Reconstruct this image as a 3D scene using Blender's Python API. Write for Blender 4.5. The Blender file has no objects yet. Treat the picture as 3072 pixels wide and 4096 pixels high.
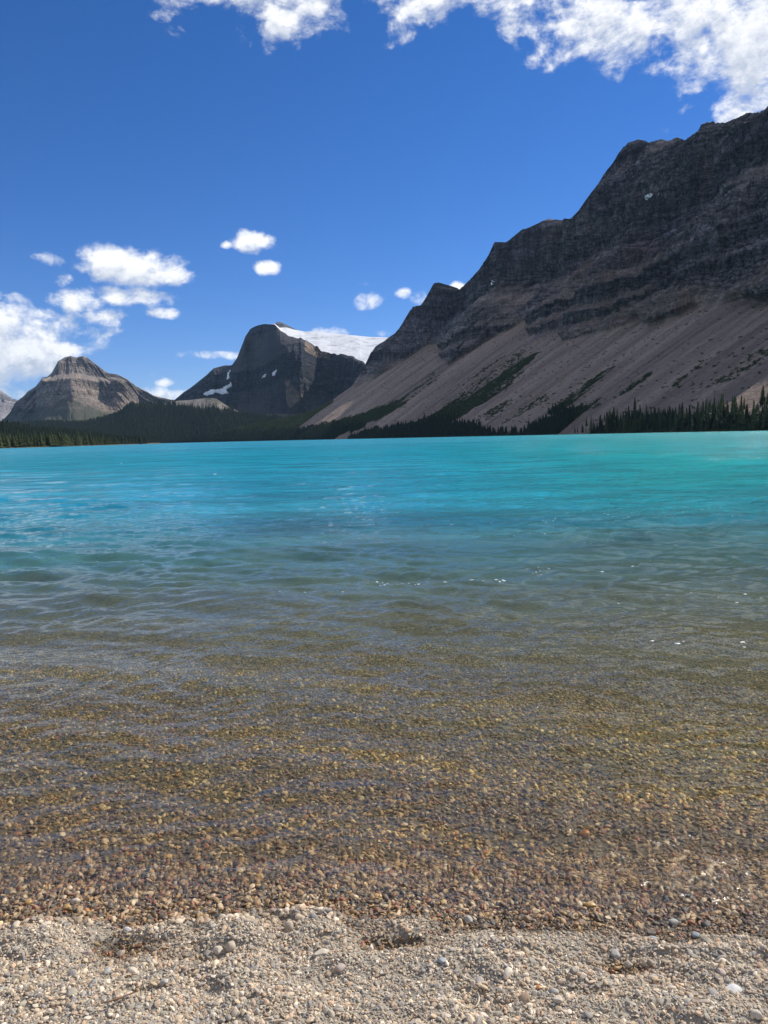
import bpy, math, random
import numpy as np
from mathutils import Matrix, Vector
rng = np.random.default_rng(7)
random.seed(7)
R = math.radians
S = bpy.context.scene
COL = S.collection

# ---------------------------------------------------------------- camera
F, CX, CY, H = 3076.0, 1536.0, 2048.0, 1.55
PITCH, ROLL = math.atan(298 / F), -math.atan(0.0241)
f0 = np.array([0, math.cos(PITCH), -math.sin(PITCH)])
u0 = np.array([0, math.sin(PITCH), math.cos(PITCH)])
r0 = np.array([1.0, 0, 0])
CR = math.cos(ROLL) * r0 + math.sin(ROLL) * u0
CU = -math.sin(ROLL) * r0 + math.cos(ROLL) * u0
CF = f0
cd = bpy.data.cameras.new('camera')
cd.sensor_fit = 'VERTICAL'; cd.sensor_height = 36; cd.lens = 36 * F / 4096
cd.clip_start = 0.05; cd.clip_end = 80000
cam = bpy.data.objects.new('camera', cd); COL.objects.link(cam)
cam.matrix_world = Matrix(((CR[0], CU[0], -CF[0], 0), (CR[1], CU[1], -CF[1], 0), (CR[2], CU[2], -CF[2], H), (0, 0, 0, 1)))
S.camera = cam

def az_te(px, py):
    """photograph point -> azimuth (rad, 0 = +Y, + = right) and tangent of elevation"""
    px = np.asarray(px, float); py = np.asarray(py, float)
    d = (px - CX)[..., None] * CR + (CY - py)[..., None] * CU + F * CF
    hxy = np.hypot(d[..., 0], d[..., 1])
    return np.arctan2(d[..., 0], d[..., 1]), d[..., 2] / hxy
def to_px(P):
    v = P - np.array([0, 0, H])
    w = np.maximum(v @ CF, 1e-3)
    return CX + F * (v @ CR) / w, CY - F * (v @ CU) / w
def px_az(az):
    """column of the horizon point at an azimuth"""
    P = np.stack([np.sin(az), np.cos(az), np.zeros_like(az)], -1) * 1e5
    P[..., 2] = H
    return to_px(P)[0]

# ---------------------------------------------------------------- light
SUN_AZ, SUN_EL = R(56), R(41)
sd = np.array([math.sin(SUN_AZ) * math.cos(SUN_EL), math.cos(SUN_AZ) * math.cos(SUN_EL), math.sin(SUN_EL)])
sl = bpy.data.lights.new('sun', 'SUN'); sl.energy = 4.2; sl.angle = R(0.53); sl.color = (1, 0.95, 0.87)
so = bpy.data.objects.new('sun', sl); COL.objects.link(so)
so.rotation_euler = Vector(sd).to_track_quat('Z', 'Y').to_euler()
S.view_settings.view_transform = 'Standard'; S.view_settings.look = 'None'
S.view_settings.exposure = 0.35; S.view_settings.gamma = 1.0

# ---------------------------------------------------------------- node helper
class NT:
    def __init__(s, tree): s.t = tree; s.n = tree.nodes; s.l = tree.links
    def node(s, typ, **kw):
        n = s.n.new(typ)
        for k, v in kw.items():
            if k.startswith('i_'):
                key = k[2:]; s.put(n.inputs[int(key)] if key.isdigit() else n.inputs[key.replace('_', ' ')], v)
            else: setattr(n, k, v)
        return n
    def put(s, sock, v):
        if isinstance(v, bpy.types.NodeSocket): s.l.new(v, sock)
        elif isinstance(v, bpy.types.Node): s.l.new(v.outputs[0], sock)
        else:
            if hasattr(sock.default_value, '__len__') and not hasattr(v, '__len__'): v = (v,) * len(sock.default_value)
            if hasattr(v, '__len__') and len(v) == 3 and len(sock.default_value) == 4: v = (*v, 1)
            sock.default_value = v
    def m(s, op, a, b=None, c=None, clamp=False):
        n = s.n.new('ShaderNodeMath'); n.operation = op; n.use_clamp = clamp
        for i, v in enumerate((a, b, c)):
            if v is not None: s.put(n.inputs[i], v)
        return n.outputs[0]
    def v(s, op, a, b=None):
        n = s.n.new('ShaderNodeVectorMath'); n.operation = op
        s.put(n.inputs[0], a)
        if b is not None:
            if op == 'SCALE': s.put(n.inputs['Scale'], b)
            else: s.put(n.inputs[1], b)
        return n.outputs['Value'] if op in ('DOT_PRODUCT', 'LENGTH') else n.outputs[0]
    def mix(s, f, a, b, blend='MIX'):
        n = s.n.new('ShaderNodeMix'); n.data_type = 'RGBA'; n.blend_type = blend; n.clamp_factor = True
        s.put(n.inputs[0], f); s.put(n.inputs[6], a); s.put(n.inputs[7], b); return n.outputs[2]
    def ramp(s, f, stops, interp='LINEAR'):
        n = s.n.new('ShaderNodeValToRGB'); e = n.color_ramp.elements; n.color_ramp.interpolation = interp
        while len(e) < len(stops): e.new(0.5)
        for el, (p, c) in zip(e, stops):
            el.position = p; el.color = (*c, 1) if hasattr(c, '__len__') else (c, c, c, 1)
        s.put(n.inputs[0], f); return n.outputs[0]
    def rng(s, f, a, b, c=0.0, d=1.0, smooth=False):
        n = s.n.new('ShaderNodeMapRange'); n.clamp = True
        if smooth: n.interpolation_type = 'SMOOTHSTEP'
        for i, v in enumerate((f, a, b, c, d)): s.put(n.inputs[i], v)
        return n.outputs[0]
    def noise(s, vec, scale, detail=4, rough=0.5, dist=0, col=False):
        n = s.n.new('ShaderNodeTexNoise'); n.inputs['Scale'].default_value = scale
        n.inputs['Detail'].default_value = detail; n.inputs['Roughness'].default_value = rough
        n.inputs['Distortion'].default_value = dist
        if vec is not None: s.put(n.inputs['Vector'], vec)
        return n.outputs[1 if col else 0]
    def attr(s, name, out='Color', typ='GEOMETRY'):
        n = s.n.new('ShaderNodeAttribute'); n.attribute_name = name; n.attribute_type = typ
        return n.outputs[out]
    def scale(s, vec, xyz): return s.v('MULTIPLY', vec, xyz)

# ---------------------------------------------------------------- sky
W = bpy.data.worlds.new('World'); S.world = W; W.use_nodes = True
w = NT(W.node_tree); w.n.clear()
sky = w.node('ShaderNodeTexSky', sky_type='NISHITA', sun_disc=False, sun_elevation=SUN_EL, sun_rotation=SUN_AZ,
             altitude=2500, air_density=1.0, dust_density=0.15, ozone_density=3.5)
hs = w.node('ShaderNodeHueSaturation', i_Saturation=1.24, i_Value=0.92, i_Color=w.v('MULTIPLY', sky.outputs[0], (0.97, 0.935, 1.09)))
tc = w.node('ShaderNodeTexCoord')
sep = w.node('ShaderNodeSeparateXYZ', i_0=tc.outputs['Generated'])
X, Y, Z = sep.outputs
azn = w.m('ARCTAN2', X, Y)
hxy = w.m('SQRT', w.m('ADD', w.m('MULTIPLY', X, X), w.m('MULTIPLY', Y, Y)))
eln = w.m('DIVIDE', Z, w.m('MAXIMUM', hxy, 0.02))
BLOBS = [  # px, py, rx, ry, strength : clouds by the direction in which they stand
    (1170, -30, 330, 130, .95), (1140, 45, 130, 75, .75), (1690, -40, 250, 115, .85), (700, 0, 80, 80, .45),
    (2500, -70, 530, 180, 1.05), (2900, 40, 420, 225, 1.1), (3040, 250, 160, 180, 1.0), (2420, 80, 160, 100, .8), (2080, 0, 210, 80, .55),
    (1860, 135, 60, 25, .35), (2900, 400, 60, 30, .3),
    (460, 1040, 150, 50, 1), (590, 1065, 140, 75, 1.2), (700, 1100, 80, 40, 1), (560, 1185, 160, 45, 1.1), (680, 1252, 78, 32, 1),
    (300, 1205, 110, 55, 1), (350, 1262, 150, 40, .8), (170, 1035, 62, 28, .6), (230, 1115, 48, 28, .55), (60, 1205, 60, 30, .6), (-10, 1190, 25, 22, .5),
    (60, 1300, 290, 85, 1.3), (220, 1375, 170, 42, 1.15), (60, 1370, 240, 60, 1.3), (90, 1455, 170, 70, 1.3), (-100, 1400, 300, 180, 1.5), (40, 1580, 90, 50, .9), (150, 1500, 70, 40, 1),
    (1010, 962, 82, 46, 1.15), (912, 975, 34, 18, .8), (1070, 1066, 52, 24, .75), (1476, 1207, 60, 32, 1), (1452, 1145, 28, 16, .5),
    (1612, 1167, 32, 22, .75), (1700, 1185, 62, 38, .75), (1350, 1332, 100, 26, .95), (1545, 1328, 48, 16, .8), (1840, 1150, 40, 20, .9),
    (640, 1530, 42, 16, .9), (590, 1562, 80, 28, .9), (700, 1575, 70, 22, .7), (780, 1425, 190, 10, .25), (600, 1510, 40, 20, .5)]
def cloud_density(A, E, off):
    g = None
    e2 = w.m('ADD', E, off) if off else E
    cv = w.node('ShaderNodeCombineXYZ', i_0=A, i_1=w.m('MULTIPLY', e2, 1.25), i_2=0.0).outputs[0]
    warp = w.noise(cv, 9, 3, 0.5, col=True)
    cw = w.v('ADD', cv, w.v('SCALE', w.v('SUBTRACT', warp, (0.5, 0.5, 0.5)), 0.035))
    cs = w.node('ShaderNodeSeparateXYZ', i_0=cw)
    Aw, Ew = cs.outputs[0], w.m('DIVIDE', cs.outputs[1], 1.25)
    for (px, py, rx, ry, st) in BLOBS:
        a, e = az_te(px, py)
        a, e = float(a), float(e); ca = 1.0 / (1 + e * e) ** 0.5
        ra, re = rx / F / math.cos(a) ** 0.2, ry / F * (1 + e * e)
        d1 = w.m('MULTIPLY_ADD', Aw, 1 / ra, -a / ra); d2 = w.m('MULTIPLY_ADD', Ew, 1 / re, -e / re)
        q = w.m('MULTIPLY_ADD', d1, d1, w.m('MULTIPLY', d2, d2))
        b = w.m('MULTIPLY_ADD', q, -st * 0.8, st)
        g = b if g is None else w.m('SMOOTH_MAX', g, b, 0.15)
    # unseen clouds overhead and behind; thickened behind to fill the mountain's shade
    pl = w.v('SCALE', tc.outputs['Generated'], w.m('DIVIDE', 1.0, w.m('MAXIMUM', Z, 0.08)))
    back = w.m('MULTIPLY', w.rng(w.noise(w.v('ADD', w.scale(pl, (1, 1, 0)), (3.1, 7.7, 0)), 1.6, 5, 0.55), w.rng(w.m('ABSOLUTE', A), 0.7, 1.5, 0.50, 0.40), w.rng(w.m('ABSOLUTE', A), 0.7, 1.5, 0.63, 0.56), -1.0, 1.6), 1.0)
    sel = w.m('MAXIMUM', w.rng(E, 0.80, 1.0), w.rng(w.m('ABSOLUTE', A), 0.62, 0.8))
    base = w.m('MULTIPLY_ADD', w.m('SUBTRACT', back, w.m('MAXIMUM', g, -1.2)), sel, w.m('MAXIMUM', g, -1.2))
    n = w.noise(cw, 13, 8, 0.6)
    n2 = w.noise(cw, 60, 6, 0.65)
    d = w.m('ADD', base, w.m('ADD', w.m('MULTIPLY_ADD', n, 4.9, -2.62), w.m('MULTIPLY_ADD', n2, 1.3, -0.65)))
    return d
d0 = cloud_density(azn, eln, None)
d1 = cloud_density(azn, eln, 0.018)
mask = w.rng(d0, -0.10, 1.05, 0, 0.97, smooth=True)
lit = w.rng(w.m('SUBTRACT', d0, d1), -0.45, 0.65)
thick = w.rng(d0, 0.3, 2.2)
shade = w.m('MULTIPLY_ADD', lit, 0.75, w.m('MULTIPLY', w.m('SUBTRACT', 1.0, thick), 0.35), clamp=True)
ccol = w.mix(shade, (3.6, 4.2, 5.4), (9.3, 9.3, 9.3))
up = w.rng(Z, -0.02, 0.0)
skyc = w.mix(w.m('MULTIPLY', mask, up), hs.outputs[0], ccol)
bg = w.node('ShaderNodeBackground', i_Color=skyc, i_Strength=0.1)
wo = w.node('ShaderNodeOutputWorld', i_Surface=bg.outputs[0])
W.cycles.sampling_method = 'MANUAL'; W.cycles.sample_map_resolution = 1024

# ---------------------------------------------------------------- numpy noise
def _h(ix, iy, iz, seed):
    with np.errstate(over='ignore'):
        n = (ix.astype(np.uint32) * np.uint32(374761393) + iy.astype(np.uint32) * np.uint32(668265263)
             + iz.astype(np.uint32) * np.uint32(2246822519) + np.uint32((seed * 3266489917) & 0xffffffff))
        n = (n ^ (n >> np.uint32(13))) * np.uint32(1274126177)
        n = (n ^ (n >> np.uint32(15))) * np.uint32(2654435761)
        n ^= n >> np.uint32(16)
    return n.astype(np.float64) / 4294967296.0
def vn(x, y, z=0.0, seed=0):
    x, y, z = np.broadcast_arrays(np.asarray(x, float), np.asarray(y, float), np.asarray(z, float))
    ix, iy, iz = np.floor(x).astype(np.int64), np.floor(y).astype(np.int64), np.floor(z).astype(np.int64)
    fx, fy, fz = x - ix, y - iy, z - iz
    fx, fy, fz = [t * t * t * (t * (t * 6 - 15) + 10) for t in (fx, fy, fz)]
    def L(dz):
        a = _h(ix, iy, iz + dz, seed); b = _h(ix + 1, iy, iz + dz, seed)
        c = _h(ix, iy + 1, iz + dz, seed); d = _h(ix + 1, iy + 1, iz + dz, seed)
        return (a + (b - a) * fx) * (1 - fy) + (c + (d - c) * fx) * fy
    p = L(0)
    return 2 * (p + (L(1) - p) * fz) - 1 if np.any(z) else 2 * p - 1
def fbm(x, y, z=0.0, oct=5, gain=0.5, seed=0):
    a, s, t = 1.0, 0.0, 0.0
    for i in range(oct):
        s = s + a * vn(x * 2.03 ** i, y * 2.03 ** i, np.asarray(z) * 2.03 ** i, seed + i); t += a; a *= gain
    return s / t
def ridged(x, y, z=0.0, oct=5, gain=0.5, seed=0):
    a, s, t = 1.0, 0.0, 0.0
    for i in range(oct):
        s = s + a * (1 - 2 * np.abs(vn(x * 2.03 ** i, y * 2.03 ** i, np.asarray(z) * 2.03 ** i, seed + i))); t += a; a *= gain
    return s / t
def sstep(x, a, b):
    t = np.clip((x - a) / (b - a), 0, 1); return t * t * (3 - 2 * t)
def inpoly(x, y, poly):
    r = np.zeros(x.shape, bool); n = len(poly)
    for i in range(n):
        x1, y1 = poly[i]; x2, y2 = poly[(i + 1) % n]
        if y1 == y2: continue
        c = ((y1 > y) != (y2 > y)) & (x < (x2 - x1) * (y - y1) / (y2 - y1) + x1)
        r ^= c
    return r

# ---------------------------------------------------------------- mesh helpers
def tag(o, label=None, cat=None, group=None, kind=None):
    if label: o['label'] = label
    if cat: o['category'] = cat
    if group: o['group'] = group
    if kind: o['kind'] = kind
    return o
def mesh(name, V, Fa, mat=None, smooth=True, attrs=None, cols=None, parent=None):
    me = bpy.data.meshes.new(name)
    V = np.asarray(V, np.float32).reshape(-1, 3); Fa = np.asarray(Fa, np.int32)
    me.vertices.add(len(V)); me.vertices.foreach_set('co', V.ravel())
    k = Fa.shape[1]
    me.loops.add(Fa.size); me.loops.foreach_set('vertex_index', Fa.ravel())
    me.polygons.add(len(Fa)); me.polygons.foreach_set('loop_start', np.arange(0, Fa.size, k, dtype=np.int32))
    me.polygons.foreach_set('loop_total', np.full(len(Fa), k, np.int32))
    me.polygons.foreach_set('use_smooth', np.full(len(Fa), smooth, bool))
    for nm, a in (attrs or {}).items():
        at = me.attributes.new(nm, 'FLOAT', 'POINT'); at.data.foreach_set('value', np.asarray(a, np.float32).ravel())
    for nm, c in (cols or {}).items():
        c = np.asarray(c, np.float32).reshape(-1, 3)
        at = me.attributes.new(nm, 'FLOAT_COLOR', 'POINT'); at.data.foreach_set('color', np.concatenate([c, np.ones((len(c), 1), np.float32)], 1).ravel())
    me.update(calc_edges=True)
    if mat: me.materials.append(mat)
    o = bpy.data.objects.new(name, me); COL.objects.link(o)
    if parent: o.parent = parent
    return o
def grid_faces(nr, nc):
    i = np.arange(nr * nc).reshape(nr, nc)
    return np.stack([i[:-1, :-1], i[:-1, 1:], i[1:, 1:], i[1:, :-1]], -1).reshape(-1, 4)
def material(name):
    m = bpy.data.materials.new(name); m.use_nodes = True
    t = NT(m.node_tree); t.n.clear()
    out = t.node('ShaderNodeOutputMaterial')
    return m, t, out

# ---------------------------------------------------------------- materials: rock, ice, foliage
def rock_material(name, scale, bump=1.0, veg=(0.028, 0.045, 0.020), wash=1.0):
    """col = base colour attribute, rk = how much bare cliff, vg = plants; scale ~ metres of the finest grain"""
    m, t, out = material(name)
    pos = t.node('ShaderNodeNewGeometry').outputs['Position']
    col = t.attr('col'); rk = t.attr('rk', 'Fac'); s_ = t.attr('strike', 'Fac'); tt = t.attr('fall', 'Fac')
    n1 = t.noise(pos, 0.02 / scale, 6, 0.6); n2 = t.noise(pos, 0.25 / scale, 6, 0.65)
    # beds: fine layering by height, slightly dipping
    sp = t.node('ShaderNodeSeparateXYZ', i_0=pos)
    zz = t.node('ShaderNodeCombineXYZ', i_0=t.m('MULTIPLY', sp.outputs[0], 0.004), i_1=t.m('MULTIPLY', sp.outputs[1], 0.004),
                i_2=t.m('ADD', sp.outputs[2], t.m('MULTIPLY', n1, 34.0 * scale))).outputs[0]
    beds = t.noise(zz, 0.11 / scale, 4, 0.7)
    # streaks down the fall line on scree
    sv = t.node('ShaderNodeCombineXYZ', i_0=t.m('MULTIPLY_ADD', t.noise(pos, .012, 4, .6), 55.0, s_), i_1=t.m('MULTIPLY', tt, 0.045), i_2=0.0).outputs[0]
    st = t.noise(sv, 0.06 / scale, 6, 0.65)
    tone_r = t.m('MULTIPLY_ADD', beds, 1.0, t.m('MULTIPLY_ADD', n2, 1.5, -0.25))
    tone_s = t.m('MULTIPLY_ADD', st, 1.1 * wash, t.m('MULTIPLY_ADD', n2, 0.35, 0.82 - 0.55 * wash))
    tone = t.m('ADD', t.m('MULTIPLY', tone_r, rk), t.m('MULTIPLY', tone_s, t.m('SUBTRACT', 1.0, rk)))
    # seams: dark joints up the cliff and thin bedding cracks
    ja = t.noise(t.scale(t.v('ADD', pos, t.v('SCALE', t.noise(pos, .03 / scale, 3, .5, col=True), 18.0 * scale)), (1, 1, .28)), .055 / scale, 7, .68)
    jo = t.rng(t.m('ABSOLUTE', t.m('SUBTRACT', ja, .5)), 0.0, .07, .32, 1.0)
    jb = t.rng(t.m('ABSOLUTE', t.m('SUBTRACT', t.noise(zz, .075 / scale, 5, .72), .5)), 0.0, .06, .36, 1.0)
    grit = t.rng(t.noise(pos, .11 / scale, 8, .8), .32, .68, .62, 1.38)
    seam = t.m('MULTIPLY', t.m('MULTIPLY', jo, jb), grit)
    seam = t.m('MULTIPLY_ADD', t.m('SUBTRACT', t.m('MULTIPLY', seam, 1.45), 1.0), rk, 1.0)
    speck = t.rng(t.noise(pos, .22 / scale, 6, .8), .40, .60, .80, 1.16)
    seam = t.m('MULTIPLY', seam, t.m('MULTIPLY_ADD', t.m('SUBTRACT', speck, 1.0), t.m('SUBTRACT', 1.0, rk), 1.0))
    tone = t.m('MULTIPLY', tone, seam)
    base = t.v('SCALE', col, tone)
    rusty = t.m('MULTIPLY', t.rng(t.noise(pos, 0.006 / scale, 5, 0.6), 0.52, 0.7), 0.35)
    base = t.mix(t.m('MULTIPLY', rusty, rk), base, t.mix(1.0, base, (1.35, 0.95, 0.75), 'MULTIPLY'))
    bh = t.m('ADD', t.m('MULTIPLY', t.m('MULTIPLY', t.noise(zz, 0.16 / scale, 6, 0.7), rk), 12.0 * scale), t.m('MULTIPLY', n2, 7.0 * scale))
    bp = t.node('ShaderNodeBump', i_Strength=bump, i_Distance=1.0, i_Height=bh)
    b = t.node('ShaderNodeBsdfPrincipled', i_Base_Color=base, i_Roughness=0.92, i_Normal=bp.outputs[0])
    b.inputs['Specular IOR Level'].default_value = 0.15
    t.l.new(b.outputs[0], out.inputs[0])
    return m
M_ROCK = rock_material('cliff_and_scree', 1.0)
M_ROCKF = rock_material('distant_rock', 3.0, wash=0.7)

def snow_material(name, rough_bump=0.6, sc=0.02, wh=.66):
    m, t, out = material(name)
    pos = t.node('ShaderNodeNewGeometry').outputs['Position']
    st = t.noise(t.scale(pos, (1, 0.35, 3.0)), sc * 0.6, 7, 0.65, 0.6)
    dirt = t.rng(t.noise(t.scale(pos, (0.6, .5, 5.0)), sc * .55, 8, 0.72, 2.0), 0.47, 0.66)
    dirt = t.m('MAXIMUM', t.m('MULTIPLY', dirt, .30), t.m('MULTIPLY', t.attr('crev', 'Fac'), .62))
    c = t.mix(dirt, (wh, wh + .005, wh + .02), (0.17, 0.19, 0.22))
    bp = t.node('ShaderNodeBump', i_Strength=rough_bump, i_Distance=1.0, i_Height=t.m('MULTIPLY', st, 0.35 / sc))
    b = t.node('ShaderNodeBsdfPrincipled', i_Base_Color=c, i_Roughness=0.7, i_Normal=bp.outputs[0])
    t.l.new(b.outputs[0], out.inputs[0]); return m
M_ICE = snow_material('glacier_ice')
M_SNOW = snow_material('old_snow', 0.2, 0.1, .85)

def foliage_material(name, c1, c2):
    m, t, out = material(name)
    oi = t.node('ShaderNodeObjectInfo'); pos = t.node('ShaderNodeNewGeometry').outputs['Position']
    f = t.m('ADD', t.m('MULTIPLY', oi.outputs['Random'], 0.75), t.m('MULTIPLY_ADD', t.noise(pos, 0.9, 3, 0.6), 0.7, -0.2))
    c = t.mix(f, c1, c2)
    b = t.node('ShaderNodeBsdfPrincipled', i_Base_Color=c, i_Roughness=0.85)
    b.inputs['Specular IOR Level'].default_value = 0.2
    t.l.new(b.outputs[0], out.inputs[0]); return m
M_LEAF = foliage_material('spruce_needles', (0.022, 0.036, 0.016), (0.080, 0.098, 0.042))
M_LEAFF = foliage_material('far_needles', (0.010, 0.022, 0.015), (0.028, 0.045, 0.028))
M_BUSH = foliage_material('low_shrub_leaves', (0.030, 0.050, 0.020), (0.070, 0.092, 0.036))
mb, t, out = material('bark')
b = t.node('ShaderNodeBsdfPrincipled', i_Base_Color=t.mix(t.noise(t.node('ShaderNodeNewGeometry').outputs['Position'], 4.0), (0.06, 0.045, 0.035), (0.16, 0.13, 0.10)), i_Roughness=0.9)
t.l.new(b.outputs[0], out.inputs[0]); M_BARK = mb

# ================================================================ THE RIGHT-HAND MOUNTAIN
def interp_px(pts):
    """traced points -> function azimuth -> tan(elevation)"""
    p = np.array(pts, float); a, e = az_te(p[:, 0], p[:, 1]); o = np.argsort(a, kind='stable')
    return lambda az: np.interp(az, a[o], e[o])
RIDGE = [(380, 1790), (560, 1772), (650, 1763), (729, 1757), (862, 1730), (999, 1697), (1099, 1677), (1185, 1664), (1258, 1640), (1324, 1606), (1364, 1577), (1400, 1551), (1414, 1535), (1424, 1515), (1430, 1491),
         (1450, 1475), (1475, 1440), (1483, 1412), (1503, 1385), (1537, 1365), (1563, 1345), (1590, 1325), (1613, 1292), (1629, 1266), (1646, 1229),
         (1672, 1223), (1686, 1219), (1702, 1193), (1722, 1156), (1735, 1133), (1755, 1128), (1795, 1136), (1838, 1157), (1855, 1142), (1877, 1121),
         (1915, 1079), (1957, 1017), (1965, 983), (1980, 967), (2038, 969), (2053, 941), (2084, 918), (2118, 912), (2137, 895), (2199, 875), (2249, 881),
         (2260, 874), (2288, 881), (2314, 845), (2337, 810), (2367, 768), (2398, 730), (2413, 699), (2452, 653), (2475, 611), (2505, 573), (2555, 557),
         (2582, 561), (2590, 570), (2609, 565), (2643, 557), (2674, 565), (2712, 547), (2739, 561), (2766, 542), (2797, 519), (2801, 500), (2843, 482),
         (2866, 490), (2904, 490), (2950, 471), (2988, 452), (3038, 450), (3072, 425), (3200, 340), (3400, 330), (3700, 420), (4200, 700), (5200, 1300), (7000, 1700)]
SCREE = [(300, 1500), (1380, 1500), (1402, 1556), (1450, 1537), (1497, 1518), (1563, 1478), (1600, 1461), (1640, 1420), (1662, 1385), (1700, 1380), (1740, 1376), (1758, 1380), (1770, 1445), (1790, 1468), (1810, 1448),
         (1895, 1405), (1953, 1360), (2030, 1328), (2095, 1286), (2108, 1292), (2118, 1380), (2145, 1366), (2206, 1335), (2238, 1345), (2250, 1381), (2298, 1366),
         (2383, 1347), (2444, 1328), (2490, 1312), (2555, 1280), (2575, 1305), (2597, 1312), (2643, 1293), (2720, 1274), (2758, 1243), (2858, 1228), (2981, 1201),
         (3072, 1220), (3400, 1180), (4200, 1350), (7000, 1750)]
ridge_te, scree_te = interp_px(RIDGE), interp_px(SCREE)
SH = np.array([(9000, 330), (5200, 400), (3900, 470), (3072, 560), (2600, 790), (2300, 960), (1900, 1260), (1500, 1700), (1200, 2200), (900, 2650), (650, 3000), (520, 3100), (380, 3150)], float)
sa, _ = az_te(SH[:, 0], SH[:, 0] * 0 + 1750)
shx, shy = np.sin(sa) * SH[:, 1], np.cos(sa) * SH[:, 1]
Ssum = np.concatenate([[0], np.cumsum(np.hypot(np.diff(shx), np.diff(shy)))])
UAZ = np.radians([100, 92, 84, 78, 76, 74, 70, 62, 54, 46, 38, 34, 30])
# columns chosen by how wide they stand in the view
pxs = np.concatenate([np.linspace(8600, 3300, 60), np.linspace(3290, 1000, 980), np.linspace(995, 385, 170)])
az_c = az_te(pxs, pxs * 0 + 1750)[0]
o_ = np.argsort(sa)
s_col = np.interp(az_c, sa[o_], Ssum[o_])
# smooth the shoreline
def smooth_curve(s):
    k = np.linspace(-220, 220, 23); wgt = np.exp(-(k / 130) ** 2); wgt /= wgt.sum()
    f = lambda arr: sum(wi * np.interp(s + ki, Ssum, arr) for wi, ki in zip(wgt, k))
    return f(shx), f(shy), f(UAZ)
cx_, cy_, ua_ = smooth_curve(s_col)
cx_ += 5 * fbm(s_col / 60, 3.3, oct=3, seed=90); cy_ += 5 * fbm(s_col / 60, 9.3, oct=3, seed=91)
ux, uy = np.sin(ua_), np.cos(ua_)
NT_, NC_, NB_ = 170, 470, 26
nc = len(s_col)
tm = np.linspace(0, 2600, 5200)
Px = cx_[:, None] + ux[:, None] * tm; Py = cy_[:, None] + uy[:, None] * tm
Dm = np.hypot(Px, Py); Am = np.arctan2(Px, Py)
Zt = 0.60 * tm + 0 * Dm
ht, hr = scree_te(Am) * Dm + H, ridge_te(Am) * Dm + H
over = Zt > np.minimum(ht, hr)
over[:, 0] = False
it = np.argmax(over, 1); it[it == 0] = 5199
ttop = tm[it]
def smooth1(a, n):
    k = np.hanning(n + 2)[1:-1]; k /= k.sum(); return np.convolve(np.pad(a, n // 2, mode='edge'), k, 'valid')[:len(a)]
Zc = 0.60 * ttop[:, None] + 1.65 * (tm - ttop[:, None])
over2 = (tm[None] >= ttop[:, None]) & (Zc > hr)
ir = np.argmax(over2, 1); bad = ir == 0; ir[bad] = np.minimum(it[bad] + 2, 5199)
trid = np.maximum(tm[ir], ttop + 1.0)
zt = 0.60 * ttop
zr = np.take_along_axis(hr, ir[:, None], 1)[:, 0]
zr = np.maximum(zr, zt + 0.2)
# rows
v1 = np.linspace(0, 1, NT_)[:, None]
T1 = v1 * ttop; Z1 = -1.0 + v1 ** 0.97 * (zt + 1.0)
v2 = np.linspace(0, 1, NC_)[1:, None]
Z2 = zt + v2 * (zr - zt)
sx = s_col / 100.0
warp = 18 * fbm(s_col[None] / 260, Z2 / 300, oct=3, seed=5) + 0.028 * s_col
zb = Z2 + warp
bed = 0.55 * vn(zb / 46, 0.5, seed=11) + 0.5 * vn(zb / 17, 1.5, seed=12) + 0.35 * vn(zb / 7, 2.5, seed=13)
soft = sstep(bed + 0.25 * fbm(s_col[None] / 90, Z2 / 60, oct=3, seed=14), 0.05, 0.35)
inv = 0.22 + 1.4 * soft                       # run per rise: cliff bands and ledges
inv = np.maximum(inv, 0.1)
cum = np.cumsum(inv, 0); cum /= cum[-1:]
T2 = ttop + cum * (trid - ttop)
# buttresses and gullies (push the face in and out along the fall line)
rel = v2 * (1 - sstep(v2, 0.9, 1.0) * 0.85) ; span = (trid - ttop)
gul = ridged(s_col[None] / 210, Z2 / 900, oct=3, seed=21) * 0.5 + ridged(s_col[None] / 62, Z2 / 300, oct=4, seed=22) * 0.42
fine = fbm(s_col[None] / 16, Z2 / 26, oct=4, seed=23)
crag = ridged(s_col[None] / 30 + .3 * fine, Z2 / 55, oct=4, gain=.6, seed=24)
env = sstep(v2, 0.0, 0.05) * (1 - 0.8 * sstep(v2, 0.93, 1.0)) * np.clip(span / 260, 0.05, 1)
T2 = T2 - env * (46 * gul + 9.0 * fine + 24.0 * crag)
Z2 = Z2 + env * 4.0 * fine + sstep(v2, .88, 1) * 7.0 * np.clip(span / 260, .05, 1) * ridged(s_col[None] / 13, 4.4, oct=3, seed=27)
v3 = np.linspace(0, 1, NB_)[1:, None] ** 1.5
T3 = trid + v3 * (zr / 0.62 + 60); Z3 = zr * (1 - v3) - 6 * v3 + 0 * T3
Z3[-1] = -8
T1 = T1 + 0 * Z1; 
g1 = fbm(s_col[None] / 40, T1 / 500, oct=4, seed=31); g2 = ridged(s_col[None] / 120, T1 / 900, oct=3, seed=32)
Z1 = Z1 + np.minimum(v1 * 6, 1) * (1 - sstep(v1, .93, 1)) * np.clip(zt / 120, 0.1, 1) * (3.5 * g1 + 6.0 * g2 + 0.8 * fbm(s_col[None] / 7, T1 / 9, oct=3, seed=33))
T = np.concatenate([T1, T2, T3]); Zz = np.concatenate([Z1, Z2, Z3])
RP = np.stack([cx_ + ux * T, cy_ + uy * T, Zz], -1)
nrow = T.shape[0]
azv = np.arctan2(RP[..., 0], RP[..., 1]); Dv = np.hypot(RP[..., 0], RP[..., 1])
capz = ridge_te(azv) * Dv + H
RP[..., 2] = np.where(RP[..., 2] > 2, np.minimum(RP[..., 2], np.maximum(capz, 2) + 1.5 * vn(azv * 900, 3.3, seed=19)), RP[..., 2])
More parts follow.
